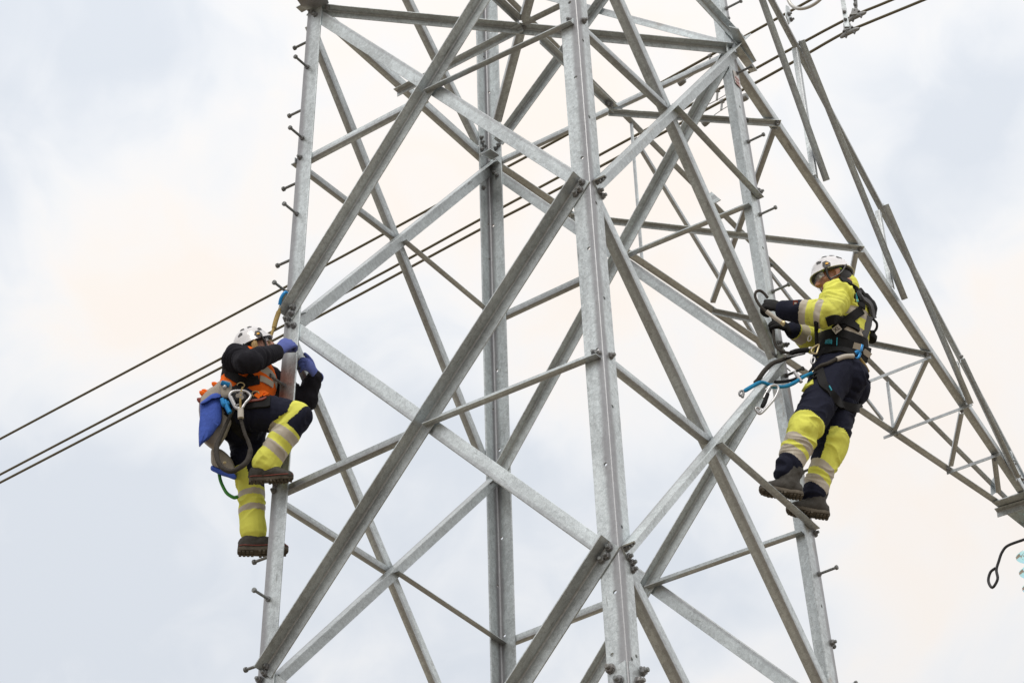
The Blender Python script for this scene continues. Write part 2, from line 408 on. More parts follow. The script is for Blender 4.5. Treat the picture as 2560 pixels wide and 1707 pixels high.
# ---- crossarm on the right
TIP = FACE['B'].at(2668, 1384)
zt = leg_z('F', -47); RTOP = node('R', zt); FTOP = node('F', zt)
RB_, FB_ = node('R', ZB), node('F', ZB)
NEAR = Plane(RB_, (TIP-RB_).cross(RTOP-RB_)); NEAR.n = NEAR.n if NEAR.n.y < 0 else -NEAR.n
FAR = Plane(FB_, (TIP-FB_).cross(FTOP-FB_)); FAR.n = FAR.n if FAR.n.y < 0 else -FAR.n
CH = [
 ('B', (1822,128), (2655,1365), 'left', 1, .064, .07, 0, .009), ('B', (1225,412), (2640,1364), 'up', 1, .066, .06, .0, .008),
]
for a in CH: member('crossarm_chord', *a)
member('crossarm_chord', FAR, (1222,-42), (2640,1380), 'up', 1, .05, .05, 0, .007)
member('crossarm_chord', NEAR, (1765,-330), (2655,1362), 'right', -1, .03, .05, 0, .007)
CB = [
 (NEAR, (1896,0), (2058,455), 'right', 1, .06, .05, .004), (NEAR, (1995,105), (2254,751), 'right', 1, .06, .05, .004), (NEAR, (2206,515), (2419,1012), 'right', 1, .055, .05, .004),
 (NEAR, (1896,0), (1830,-140), 'right', 1, .06, .05, .004), (NEAR, (2400,898), (2540,1195), 'right', 1, .05, .04, .004),
 (NEAR, (1992,118), (2040,436), 'right', -1, .045, .04, -.004), (NEAR, (2199,524), (2232,715), 'right', -1, .042, .04, -.004), (NEAR, (2394,902), (2413,1000), 'right', -1, .04, .03, -.004),
 ('B', (1520,281), (1950,309), 'up', -1, .04, .034, -.010), ('B', (1425,541), (2157,623), 'up', -1, .042, .034, -.010), ('B', (1780,777), (2326,888), 'up', -1, .04, .036, -.010),
 ('B', (2078,986), (2324,889), 'down', -1, .03, .028, -.010), ('B', (2208,1090), (2428,1007), 'down', -1, .03, .028, -.012), ('B', (2366,1178), (2497,1131), 'down', -1, .03, .03, -.012),
 ('B', (1776,757), (1930,322), 'right', 1, .038, .03, -.010), ('B', (2229,1082), (2314,897), 'right', 1, .036, .03, -.014), ('B', (2066,980), (2134,634), 'right', 1, .038, .03, -.014),
 ('B', (2372,1166), (2398,1035), 'right', 1, .038, .03, -.014), ('B', (2490,1232), (2478,1140), 'right', 1, .045, .03, -.014),
 (FAR, (1573,300), (1600,652), 'right', 1, .024, .03, .004), (FAR, (2214,956), (2228,1068), 'right', 1, .036, .03, .004),
 (FAR, (1588,345), (1928,905), 'right', -1, .03, .03, -.004), (FAR, (1925,680), (2208,1050), 'right', -1, .028, .02, -.004),
]
for a in CB: member('crossarm_brace', *a)
# crossarm end: cross angle and gussets
member('crossarm_end_angle', 'B', (2492,1278), (2700,1215), 'up', -1, .06, .06, -.02, .008)
B_ = FACE['B']
plate('gusset_plate', [B_.at(2480,1255,-.011), B_.at(2560,1228,-.011), B_.at(2700,1300,-.011), B_.at(2700,1440,-.011), B_.at(2560,1318,-.011)], .008, M['brace'], tower)
plate('gusset_plate', [B_.at(1822,66,.012), B_.at(1846,72,.012), B_.at(1891,152,.012), B_.at(1880,158,.012), B_.at(1836,108,.012)], .008, M['brace'], tower)
plate('gusset_plate', [B_.at(1836,102,-.010), B_.at(1852,118,-.010), B_.at(1893,176,-.010), B_.at(1876,182,-.010), B_.at(1842,138,-.010)], .008, M['brace'], tower)
plate('gusset_plate', [FAR.at(2476,1205,.012), FAR.at(2486,1190,.012), FAR.at(2500,1222,.012), FAR.at(2478,1240,.012)], .007, M['brace'], tower)
plate('gusset_plate', [FACE['FR'].at(1772,487,-.03), FACE['FR'].at(1779,480,-.03), FACE['FR'].at(1802,500,-.03), FACE['FR'].at(1787,509,-.03)], .007, M['brace'], tower)
# the opposite crossarm, of which only a corner is seen at the top left
TIP2 = Vector((-TIP.x, -TIP.y, TIP.z))
for k in 'LN':
    P = node(k, ZB); d = TIP2-P
    angle_bar('crossarm_chord', P+Vector((0,0,.0)), TIP2, Vector((0,0,1)).cross(d)*(1 if k == 'L' else -1), Vector((0,0,1)), .064, .07, .009, M['brace'], tower)
    angle_bar('crossarm_chord', node(k, zt), TIP2, Vector((0,0,1)).cross(d)*(1 if k == 'L' else -1), Vector((0,0,1)), .05, .05, .007, M['brace'], tower)
plate('gusset_plate', [B_.at(739,-6,-.012), B_.at(757,20,-.012), B_.at(775,28,-.012), B_.at(822,8,-.012), B_.at(815,-14,-.012)], .008, M['leg'], tower)
# foot caps of the far node: bent bracket on the F leg
FL = FACE['LF']; FRp = FACE['FR']
plate('bracket', [FL.at(1201,383,-.045), FL.at(1222,372,-.045), FL.at(1232,374,-.045), FL.at(1204,392,-.045)], .006, M['brace'], tower)
for poly in ([B_.at(1202,386,-.05), B_.at(1226,372,-.05), B_.at(1249,388,-.05), B_.at(1229,399,-.05)],):
    plate('bracket', poly, .007, M['brace'], tower)
# splice plates on the N leg
zs0 = leg_z('N', 1649)
for fl, oth, nm in ((0,'L','LN'),(1,'R','NR')):
    P = node('N', zs0); Q = node('N', zs0-1.2); d = (node(oth, zs0)-P).normalized(); n = FACE[nm].n
    plate('splice_plate', [P+d*.008+n*.006+Vector((0,0,-.004)), P+d*.098+n*.006+Vector((0,0,-.03)), Q+d*.098+n*.006, Q+d*.008+n*.006], .011, M['leg'], LEG['N'])
# earth label on the R leg
NRp = FACE['NR']
M['plate_white'] = plain('white_enamel', (.78,.77,.76), .4, 0, .05); M['plate_red'] = plain('red_print', (.62,.36,.36), .5, 0, .1)
wp = plate('number_plate', [NRp.at(1832,175,.004), NRp.at(1843,184,.004), NRp.at(1854,224,.004), NRp.at(1838,206,.004)], .003, M['plate_white'], LEG['R'])
for a, b in (((1838,190),(1848,200)), ((1839,198),(1849,208)), ((1841,205),(1850,215))):
    plate('print_mark', [NRp.at(a[0],a[1],.008), NRp.at(b[0],b[1],.008), NRp.at(b[0],b[1]+3.5,.008), NRp.at(a[0],a[1]+3.5,.008)], .001, M['plate_red'], wp)

# ---- bolts
def bolt_mesh():
    hexa = lathe_data([(0,.017),(.002,.018),(.013,.018),(.015,.0165)], 6); wash = lathe_data([(-.001,.021),(.003,.021)], 14)
    sh = lathe_data([(.014,.010),(.028,.010),(.030,.008)], 10)
    V, Fc = merge(wash, hexa, sh); me = bpy.data.meshes.new('bolt'); me.from_pydata([tuple(v) for v in V], [], Fc); me.materials.append(M['bolt'])
    me.polygons.foreach_set('use_smooth', [True]*len(me.polygons)); me.set_sharp_from_angle(angle=R(30)); return me
BOLT = bolt_mesh()
def bolt(parent, P, n, s=1.0, name='bolt', me=None):
    o = bpy.data.objects.new(name, me or BOLT); m = zmat(P, n) @ Matrix.Rotation(random.random()*3, 4, 'Z') @ Matrix.Scale(s, 4)
    return link(o, m, parent)
def bolts(parent, pl, off, sgn, pts, s=1.0):
    Pn = FACE[pl] if isinstance(pl, str) else pl
    for px, py in pts: bolt(parent, Pn.at(px, py, off), Pn.n*sgn, s)
bolts(DIAG[0], 'LN', .0085, 1, ((734,770),(730,784),(717,799)))
bolts(LEG['L'], 'LN', .001, 1, ((722,812),(735,814)))
bolts(DIAG[1], 'LN', .0085, 1, ((667,1667),(662,1682),(648,1698),(1456,457),(1451,476),(1440,486)))
bolts(DIAG[2], 'LN', .0085, 1, ((1524,1370),(1518,1390),(1505,1400)))
bolts(LEG['N'], 'NR', .001, 1, ((1497,479),(1505,491),(1569,1392),(1578.5,1407),(1581,1424),(1458,53),(1526,890)))
bolts(DIAG[15], 'NR', .009, 1, ((1492,456),(1500,452),(1506,447)), .8)
bolts(DIAG[16], 'NR', .009, 1, ((1564,1372),(1570,1366),(1577,1360)), .8)
bolts(LEG['N'], 'LN', .001, 1, ((1424,52),(1486,882),(1497,884)), .9)
bolts(LEG['N'], 'LN', .013, 1, ((1526,1671),(1547,1700)), 1.25); bolts(LEG['N'], 'NR', .013, 1, ((1605,1678),(1595,1704)), 1.25)
bolts(LEG['L'], 'LN', .001, 1, ((777,28),(783,33),(789,38),(750,394),(685,1227)), .85)
bolts(LEG['F'], 'LF', -TL-.001, -1, ((1202,345),(1205,356),(1210,367),(1204,374),(1208,470)), .8); bolts(LEG['F'], 'FR', -TL-.001, -1, ((1240,372),(1247,364),(1240,403),(1236,432),(1243,438)), .8)
bolts(DIAG[7], 'LF', -TL-.010, -1, ((1205,424),(1212,419),(1219,414),(1224,409)), .8)
bolts(DIAG[8], 'LF', -TL-.010, -1, ((1226,1203),(1232,1199)), .8)
bolts(LEG['R'], 'NR', .001, 1, ((1900,480),(2037,1332),(1816,49),(1948,868),(1952,880)), .9)
bolts(LEG['R'], 'NR', .001, 1, ((1946,858),(1965,862)), .8)
bolts(DIAG[12], 'NR', -TL-.001, 1, ((1931,884),(1937,889)), .6)
bolts(tower, 'B', -.012, -1, ((1310,68),(1520,257),(1528,262)), .8)
bolts(tower, 'B', -.018, -1, ((1943,306),(2150,621),(2317,884),(2404,1026),(2487,1147),(2370,1172),(2242,1082),(818,19)), .8)
for q in ((2060,444),(2258,745),(2424,1005)): bolts(tower, NEAR, .012, 1, (q,), .75)
for q in ((2400,892),(2530,1152),(2534,1160),(2545,1190),(2554,1198),(2560,1206)): bolts(tower, NEAR, .02, 1, (q,), .9)
# ---- step bolts
def stepbolt_mesh():
    V, Fc = merge(lathe_data([(0,.0165),(.012,.0165)], 6), lathe_data([(.01,.0085),(.118,.0085)], 10), lathe_data([(.116,.0145),(.124,.0155),(.130,.0145),(.132,.011)], 10))
    me = bpy.data.meshes.new('step_bolt'); me.from_pydata([tuple(v) for v in V], [], Fc); me.materials.append(M['stepbolt'])
    me.polygons.foreach_set('use_smooth', [True]*len(me.polygons)); me.set_sharp_from_angle(angle=R(30)); return me
STEP = stepbolt_mesh()
for px, py in ((768.6,168.6),(756,345.5),(742,535),(718,731),(709,963),(690,1212),(671,1497)):
    bolt(LEG['L'], FACE['LN'].at(px, py, .001), FACE['LN'].n, .95, 'step_bolt', STEP)
for py in (92, 262, 445, 637, 860, 1110, 1380, 1650):
    z = leg_z('L', py); P = node('L', z); d = (node('F', z)-P).normalized()
    bolt(LEG['L'], P+d*.045+FACE['LF'].n*.001, FACE['LF'].n, 1, 'step_bolt', STEP)
for px, py in ((1815,22),(1841,185),(1870,355),(1899,537),(1931,729),(1965,939),(2005,1180),(2047,1434.5),(2094,1723)):
    bolt(LEG['R'], NRp.at(px, py, .001), NRp.n, .92, 'step_bolt', STEP)
for py in (90, 270, 446, 633, 834, 1060, 1310, 1590):
    z = leg_z('R', py); P = node('R', z); d = (node('F', z)-P).normalized()
    bolt(LEG['R'], P+d*.05+FRp.n*.001, FRp.n, .95, 'step_bolt', STEP)
bolt(LEG['R'], NRp.at(2079,1606,.001), NRp.n, 1)

# ------------------------------------------------------------------ overhead lines beyond the crossarm
WN = Vector((.7071, .7071, 0))
def wplane(d): return Plane(TIP + WN*d, WN)
PA, PB_, PC_ = wplane(2.0), wplane(.2), wplane(-.1)
PC = {'a': (PA, [(-420,1322),(0,1097),(713,718),(1199,455),(1407,343),(1852,97),(1977,28),(2250,-123),(2500,-255)]),
      'b': (PB_, [(-420,1405),(0,1186),(843,743),(1200,549),(1573,348),(1891,171),(2106,54),(2231,0),(2480,-106)]),
      'c': (PC_, [(-420,1424),(0,1206),(763,809),(1200,574),(1412,464),(1905,199),(2095,91),(2160,62),(2311,0),(2560,-104)])}
def plain_tube(name, pts, r, m, parent=None, seg=10, k=4): return tube(name, pts, r, m, parent, seg, False, k)
WIRE = {}
for k, lab in (('a','highest dark power line crossing behind the pylon, apart from the close pair'),('b','upper cable of the close pair of power lines behind the pylon'),('c','lower cable of the close pair of power lines behind the pylon')):
    pl, pts = PC[k]
    w = plain_tube('power_line', [pl.at(*p) for p in pts], .0155 if k != 'a' else .017, M['wire'])
    WIRE[k] = tag(w, lab, 'power line', 'power lines passing behind the pylon')
def damper(k, clamp, wl, wr, drop):               # Stockbridge damper: clamp, thin messenger, a weight at each end
    pl = PC[k][0]; par = WIRE[k]
    a, b = pl.at(*wl), pl.at(*wr); c = pl.at(*clamp); mid = pl.at(clamp[0]-2, clamp[1]+drop)
    plain_tube('damper_cable', [a, mid, b], .0045, M['fitting'], par, 6, 3)
    V, Fc = lathe_data([(-.05,.02),(-.045,.032),(-.01,.04),(.03,.043),(.05,.038),(.055,.02)], 14)
    for p, q in ((a, mid), (b, mid)): mesh_obj('damper_weight', V, Fc, M['fitting'], par, zmat(p, p-q), R(40))
    V, Fc = merge(lathe_data([(-.02,.026),(.02,.026)], 10)); m = zmat(c, (pl.at(clamp[0]+20, clamp[1]-11)-c)); mesh_obj('damper_clamp', V, Fc, M['fitting'], par, m, R(40))
    plain_tube('clamp_arm', [c, (c+mid)/2+Vector((0,0,-.005)), mid], .012, M['fitting'], par, 8, 2)
damper('a', (1775,140), (1705,205), (1838,128), 24)
damper('b', (1794,227), (1738,277), (1838,222), 24)
damper('c', (1805,254), (1766,304), (1858,246), 22)
# suspension sets: strap plate, rod and boat-shaped clamp under each of the pair
def boat(par, P, ax, r):
    V, Fc = [], []; n = 12
    prof = [(-.115,.012,.02),(-.10,.022,.016),(-.05,.03,.0),(0,.034,-.006),(.05,.03,.0),(.10,.022,.014),(.118,.010,.018)]
    m = frame(P, ax, Vector((0,0,1)).cross(ax))
    for x, rr, dz in prof:
        for k in range(n):
            a = 2*math.pi*k/n; V.append((x, rr*math.cos(a)*.8, rr*math.sin(a)-dz*.6-.006))
    for i in range(len(prof)-1):
        for k in range(n): Fc.append((i*n+k, i*n+(k+1) % n, (i+1)*n+(k+1) % n, (i+1)*n+k))
    Fc += [tuple(range(n-1,-1,-1)), tuple(range((len(prof)-1)*n, len(prof)*n))]
    o = mesh_obj('suspension_clamp', V, Fc, M['clamp'], par, m, R(50))
    for dx in (-.055, .045):
        for dy in (-.022, .022): bolt(o, m @ Vector((dx, dy, .018)), m.to_3x3() @ Vector((0,0,1)), .75)
    for dx in (-.05, .05): bolt(o, m @ Vector((dx, 0, -.038)), m.to_3x3() @ Vector((0,0,-1)), .8)
    return o
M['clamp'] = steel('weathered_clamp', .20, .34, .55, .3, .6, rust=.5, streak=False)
for k, c, d, lab in (('c', (2124,80), (2107,-30), 'suspension fitting with flat strap and boat clamp on the lower of the paired lines'), ('b', (2141,40), (2135,-60), 'suspension fitting with jointed rod and boat clamp on the upper of the paired lines')):
    pl = PC[k][0]; P = pl.at(*c); r_ = empty('suspension_set', P, lab, 'line fitting', 'fittings holding the paired power lines')
    ax = (pl.at(c[0]+30, c[1]-14.5)-P); boat(r_, P, ax, 0)
    T = pl.at(*d, -.05); up = (T-P).normalized(); sx = up.cross(FW).normalized()
    if k == 'c':
        A = P+up*.06-WN*.05
        plate('strap', [A-sx*.026-up*.03, A+sx*.026-up*.03, A+sx*.022+up*.4, A-sx*.022+up*.4], .012, M['brace'], r_)
        plate('yoke', [P-sx*.045+up*.015-WN*.03, P+sx*.05+up*.0-WN*.03, P+sx*.04+up*.09-WN*.03, P-sx*.03+up*.10-WN*.03], .016, M['fitting'], r_)
        for h in (.06, .16): bolt(r_, A+up*h-WN*.007, -WN, 1.0)
    else:
        plain_tube('rod', [P+up*.02, P+up*.06, P+up*.12, P+up*.3], [.02,.014,.02,.013], M['fitting'], r_, 10, 3)
        plate('yoke', [P-sx*.05-WN*.03, P+sx*.05-up*.01-WN*.03, P+sx*.03+up*.07-WN*.03, P-sx*.03+up*.07-WN*.03], .02, M['fitting'], r_)
        for h in (.05, .13, .2): bolt(r_, P+up*h-WN*.02, -WN, .9)
# grading ring at the top edge
gp = wplane(1.6)
ring = tube('grading_ring', [gp.at(2008+52*math.cos(a)*(1+.2*math.cos(a)), -34+56*math.sin(a)-8*math.cos(a)) for a in [2*math.pi*i/14 for i in range(14)]], .021, M['ringgrey'] if 'ringgrey' in M else M['fitting'], None, 12, True, 4)
ring.data.materials[0] = plain('pale_ring_metal', (.52,.52,.50), .35, .3, .06)
tag(ring, 'pale grey tubular ring cut off by the top edge above the power lines', 'ring')
plate('gusset_plate', [NEAR.at(1965,14,.03), NEAR.at(1972,18,.03), NEAR.at(1980,50,.03), NEAR.at(1972,62,.03), NEAR.at(1964,40,.03)], .007, M['brace'], tower)
bolts(tower, NEAR, .035, 1, ((1971,36),(1977,50)), .9)
plate('gusset_plate', [NEAR.at(2524,1126,.03), NEAR.at(2529,1128,.03), NEAR.at(2535,1160,.03), NEAR.at(2560,1200,.03), NEAR.at(2546,1188,.03)], .007, M['brace'], tower)
M['sash'] = plain('dark_forged_steel', (.035,.035,.038), .45, .3, .2)
# glass insulator string with arcing horn under the crossarm tip
glass, nt_, b_, N_, L_ = mat('teal_glass')
b_.inputs['Base Color'].default_value = (.55,.88,.90,1); b_.inputs['Roughness'].default_value = .05; b_.inputs['Transmission Weight'].default_value = 1.0; b_.inputs['IOR'].default_value = 1.12
ip = wplane(-.25); top = ip.at(2565,1330)
ins = empty('insulator_string', top, 'teal glass disc insulator string hanging at the right edge under the crossarm', 'insulator')
disc = lathe_data([(.0,.02),(-.012,.05),(-.022,.09),(-.04,.118),(-.052,.127),(-.056,.124),(-.046,.105),(-.036,.09),(-.05,.082),(-.034,.07),(-.034,.055),(-.05,.045),(-.034,.035),(-.06,.02)], 28)
cap = lathe_data([(.055,.018),(.05,.032),(.01,.042),(-.005,.046)], 16)
dm = cm = None
for i in range(6):
    P = top + Vector((.0,0,-.19-.155*i)) + RT*.004*i
    d = mesh_obj('disc', *disc, glass, ins, Matrix.Translation(P), R(60)) if dm is None else link(bpy.data.objects.new('disc', dm), Matrix.Translation(P), ins); dm = d.data
    c = mesh_obj('cap', *cap, M['fitting'], d, Matrix.Translation(P), R(40)) if cm is None else link(bpy.data.objects.new('cap', cm), Matrix.Translation(P), d); cm = c.data
plain_tube('arcing_horn', [ip.at(*p) for p in ((2640,1318),(2585,1338),(2560,1348),(2520,1363),(2505,1380),(2497,1402),(2491,1424),(2494,1447),(2481,1468),(2471,1452),(2476,1430),(2489,1419))], .013, M['sash'], ins, 10, 5)
plain_tube('hanger', [ip.at(2640,1318), ip.at(2590,1312), top+Vector((0,0,-.12))], .014, M['fitting'], ins, 8, 3)

# ------------------------------------------------------------------ the two climbers
from mathutils.bvhtree import BVHTree
def at_y(px, py, y):
    d = ray(px, py); return CAM + d*((y-CAM.y)/d.y)
def ball(P, rx, ry=None, rz=None, rot=None, seg=14):
    ry = ry or rx; rz = rz or rx; V, Fc = [], []; nr = seg//2
    for i in range(nr+1):
        th = math.pi*i/nr
        for k in range(seg):
            a = 2*math.pi*k/seg; v = Vector((rx*math.sin(th)*math.cos(a), ry*math.sin(th)*math.sin(a), rz*math.cos(th)))
            V.append(P + (rot @ v if rot else v))
    for i in range(nr):
        for k in range(seg): Fc.append((i*seg+k, (i+1)*seg+k, (i+1)*seg+(k+1) % seg, i*seg+(k+1) % seg))
    return V, Fc
def limb(pts, rads, wide=None, seg=14, k=4):
    """Swept body section with round ends. rads: r or (r_wide, r_thin) per point, wide: direction of r_wide."""
    P = smooth_path(pts, k); n = len(pts); R2 = []
    for i in range(len(P)):
        t = i/k; j = min(int(t), n-2); f = t-j; a, b = rads[j], rads[j+1]
        a = a if isinstance(a, tuple) else (a, a); b = b if isinstance(b, tuple) else (b, b)
        f = f*f*(3-2*f); R2.append((a[0]+(b[0]-a[0])*f, a[1]+(b[1]-a[1])*f))
    V, Fc = [], []; prev = wide.copy() if wide else (P[1]-P[0]).orthogonal()
    def ring(c, T, s, ra, rb):
        nonlocal prev
        w = (prev - T*prev.dot(T)).normalized(); prev = w; b = T.cross(w)
        for q in range(seg):
            a = 2*math.pi*q/seg; V.append(c + w*math.cos(a)*ra*s + b*math.sin(a)*rb*s)
    T0 = (P[1]-P[0]).normalized(); T1 = (P[-1]-P[-2]).normalized()
    for e in (80, 50, 25): ring(P[0]-T0*min(R2[0])*math.sin(R(e)), T0, math.cos(R(e)), *R2[0])
    for i in range(len(P)):
        T = (P[min(i+1, len(P)-1)]-P[max(i-1, 0)]).normalized(); ring(P[i], T, 1, *R2[i])
    for e in (25, 50, 80): ring(P[-1]+T1*min(R2[-1])*math.sin(R(e)), T1, math.cos(R(e)), *R2[-1])
    m = len(V)//seg
    for i in range(m-1):
        for q in range(seg): Fc.append((i*seg+q, i*seg+(q+1) % seg, (i+1)*seg+(q+1) % seg, (i+1)*seg+q))
    Fc += [tuple(range(seg-1,-1,-1)), tuple(range((m-1)*seg, m*seg))]
    return V, Fc
def fuse(name, parts, voxel, mats, parent, smooth_it=6, fold=None, region=None, cut=None):
    """Union the overlapping pieces into one continuous surface, relax it, add cloth folds, colour faces by region(face centre, normal)."""
    V, Fc = merge(*parts); c = sum(V, Vector())/len(V)
    me = bpy.data.meshes.new(name); me.from_pydata([tuple(v-c) for v in V], [], Fc)
    bm = bmesh.new(); bm.from_mesh(me); bmesh.ops.recalc_face_normals(bm, faces=bm.faces); bm.to_mesh(me); bm.free()
    tmp = bpy.data.objects.new('tmp', me); COL.objects.link(tmp)
    md = tmp.modifiers.new('r', 'REMESH'); md.mode = 'VOXEL'; md.voxel_size = voxel; md.adaptivity = 0
    sm = tmp.modifiers.new('s', 'SMOOTH'); sm.factor = .5; sm.iterations = smooth_it
    bpy.context.view_layer.update(); nm = bpy.data.meshes.new_from_object(tmp.evaluated_get(bpy.context.evaluated_depsgraph_get()))
    bpy.data.objects.remove(tmp); bpy.data.meshes.remove(me); nm.name = name
    nm.materials.clear()
    for m_ in mats: nm.materials.append(m_)
    if fold:
        nr = [v.normal.copy() for v in nm.vertices]
        for v, n_ in zip(nm.vertices, nr): v.co += n_*fold(v.co+c, n_)
        nm.update()
    if region:
        idx = [region(p.center+c, p.normal) for p in nm.polygons]
        nm.polygons.foreach_set('material_index', idx)
        if cut is not None:
            bm = bmesh.new(); bm.from_mesh(nm); bm.faces.ensure_lookup_table()
            bmesh.ops.delete(bm, geom=[f for f, i in zip(bm.faces, idx) if i == cut], context='FACES'); bm.to_mesh(nm); bm.free()
    else: nm.polygons.foreach_set('material_index', [0]*len(nm.polygons))
    nm.polygons.foreach_set('use_smooth', [True]*len(nm.polygons))
    return link(bpy.data.objects.new(name, nm), Matrix.Translation(c), parent)
def bvh_of(*objs):
    V, Fc = [], []
    for o in objs:
        k = len(V); mw = MW[o]; V += [mw @ v.co for v in o.data.vertices]; Fc += [tuple(i+k for i in p.vertices) for p in o.data.polygons]
    return BVHTree.FromPolygons(V, Fc)
def ribbon(name, path, width, bvh, material, parent, lift=.005, thick=.004, k=8, closed=False, flatten=0.0):
    """A webbing strap laid on a body surface along the way it runs in the photograph."""
    P2 = smooth_path([Vector((p[0], p[1], 0)) for p in path], k); hits = []; last = None
    for q in P2:
        d = ray(q.x, q.y); h = bvh.ray_cast(CAM, d, 60)
        if h[0] is not None and (last is None or abs(h[3]-last) < .25): last = h[3]; hits.append((h[0], h[1]))
        elif last is not None: hits.append((CAM+d*last, hits[-1][1]))
    return ribbon3(name, [h[0] for h in hits], [h[1] for h in hits], width, material, parent, lift, thick)
def ribbon3(name, pts, nrms, width, material, parent, lift=.005, thick=.004):
    for _ in range(2):
        pts = [pts[0]]+[(pts[i-1]+pts[i]*2+pts[i+1])/4 for i in range(1, len(pts)-1)]+[pts[-1]]
        nrms = [nrms[0]]+[(nrms[i-1]+nrms[i]*2+nrms[i+1]).normalized() for i in range(1, len(nrms)-1)]+[nrms[-1]]
    V, Fc = [], []; n = len(pts)
    for i in range(n):
        T = (pts[min(i+1, n-1)]-pts[max(i-1, 0)]).normalized(); N_ = (nrms[i]-T*nrms[i].dot(T)).normalized(); W_ = T.cross(N_)
        for s, h in ((-1,0),(-1,1),(1,1),(1,0)): V.append(pts[i]+W_*s*width/2+N_*(lift-.010+(.010+thick)*h))
    for i in range(n-1):
        for q in range(4): Fc.append((i*4+q, i*4+(q+1) % 4, (i+1)*4+(q+1) % 4, (i+1)*4+q))
    Fc += [(3,2,1,0), tuple(range((n-1)*4, n*4))]
    c = sum(V, Vector())/len(V); return mesh_obj(name, [v-c for v in V], Fc, material, parent, Matrix.Translation(c), R(50))
def near_pt(bvh, px, py, lift=.0):
    h = bvh.ray_cast(CAM, ray(px, py), 60)
    return None if h[0] is None else (h[0]+h[1]*lift, h[1])

class Axis:                                         # polyline with running length, for colouring and folding along a limb
    def __init__(s, pts): s.p = [Vector(q) for q in pts]; s.l = [0]
    def q(s, X):
        best = None; acc = 0
        for a, b in zip(s.p, s.p[1:]):
            d = b-a; L2 = d.length; t = max(0, min(1, (X-a).dot(d)/(L2*L2))); c = a+d*t; e = (X-c).length
            if best is None or e < best[0]: best = (e, acc+t*L2, c, d/L2)
            acc += L2
        return best
def folds(axes, amp, freq=34, joints=()):
    """Creases that run round the limbs, strongest at the joints."""
    def f(X, n_):
        e, t, c, d = min((a.q(X) for a in axes), key=lambda r: r[0])
        r = X-c; u = noise.noise(X*7+Vector((3,1,7)))
        w = noise.noise(Vector((t*freq+u*2.2, r.x*7, r.z*7+r.y*5))); w2 = noise.noise(X*freq*.55)
        g = .45
        for J, rad in joints: g += 1.1*math.exp(-((X-J).length/rad)**2)
        return amp*g*((1-abs(w)*2)*.75 + w2*.5)
    return f

# cloth, skin and kit
def cloth(name, col, rough=.85, amt=.12, dirt=0., bump=.25):
    m, nt, b, N, L = mat(name); tc = N('ShaderNodeTexCoord')
    n = N('ShaderNodeTexNoise'); n.inputs['Scale'].default_value = 16; n.inputs['Detail'].default_value = 6; L(tc.outputs['Object'], n.inputs['Vector'])
    x = N('ShaderNodeMix'); x.data_type = 'RGBA'; L(n.outputs[0], x.inputs['Factor'])
    x.inputs['A'].default_value = tuple(c*(1-amt*1.5) for c in col)+(1,); x.inputs['B'].default_value = tuple(min(1,c*(1+amt*1.5)) for c in col)+(1,)
    out = x.outputs['Result']
    if dirt:
        d = N('ShaderNodeTexNoise'); d.inputs['Scale'].default_value = 8; d.inputs['Detail'].default_value = 6; d.inputs['Roughness'].default_value = .7; L(tc.outputs['Object'], d.inputs['Vector'])
        r = N('ShaderNodeValToRGB'); r.color_ramp.elements[0].position = .54; r.color_ramp.elements[0].color = (0,0,0,1); r.color_ramp.elements[1].position = .68; r.color_ramp.elements[1].color = (dirt,)*3+(1,)
        L(d.outputs[0], r.inputs[0]); y = N('ShaderNodeMix'); y.data_type = 'RGBA'; L(r.outputs[0], y.inputs['Factor']); L(out, y.inputs['A']); y.inputs['B'].default_value = (.10,.09,.05,1); out = y.outputs['Result']
    L(out, b.inputs['Base Color']); b.inputs['Roughness'].default_value = rough; b.inputs['Specular IOR Level'].default_value = .2
    w = N('ShaderNodeTexNoise'); w.inputs['Scale'].default_value = 45; w.inputs['Detail'].default_value = 4; L(tc.outputs['Object'], w.inputs['Vector'])
    bp = N('ShaderNodeBump'); bp.inputs['Strength'].default_value = bump; bp.inputs['Distance'].default_value = .008; L(w.outputs[0], bp.inputs['Height']); L(bp.outputs[0], b.inputs['Normal'])
    return m
M['navy'] = cloth('navy_workwear', (.012,.014,.030)); M['yellow'] = cloth('hi_vis_yellow', (.78,.79,.14), amt=.06)
M['yellow_dirty'] = cloth('soiled_hi_vis_yellow', (.73,.74,.14), amt=.08, dirt=.75)
M['tape'] = cloth('reflective_tape', (.50,.455,.38), .5, .05, 0, .1); M['orange'] = cloth('hi_vis_orange', (1.0,.17,.014), amt=.05)
M['fleece'] = cloth('charcoal_fleece', (.016,.016,.022), .95, .2); M['black'] = cloth('black_webbing', (.010,.010,.011), .7, .2, 0, .1)
M['webgrey'] = cloth('grey_webbing', (.07,.07,.075), .7, .15); M['boot'] = cloth('scuffed_boot_leather', (.062,.058,.052), .6, .3, .0, .4)
M['sole'] = cloth('muddy_rubber_sole', (.12,.105,.085), .9, .45, 0, .8); M['glove_blue'] = cloth('blue_knit_glove', (.115,.15,.42), .9, .15); M['palm'] = cloth('grey_glove_palm', (.10,.105,.13), .7, .2)
M['glove_black'] = cloth('black_work_glove', (.012,.012,.013), .8, .2); M['skin_a'] = plain('weathered_skin', (.42,.20,.125), .5, 0, .10, 25); M['skin_b'] = plain('flushed_skin', (.64,.35,.26), .5, 0, .10, 22)
M['hair_dark'] = plain('black_hair', (.012,.010,.009), .5, 0, .3, 90, .6); M['hair_blond'] = plain('blond_hair', (.42,.27,.10), .5, 0, .3, 90, .6)
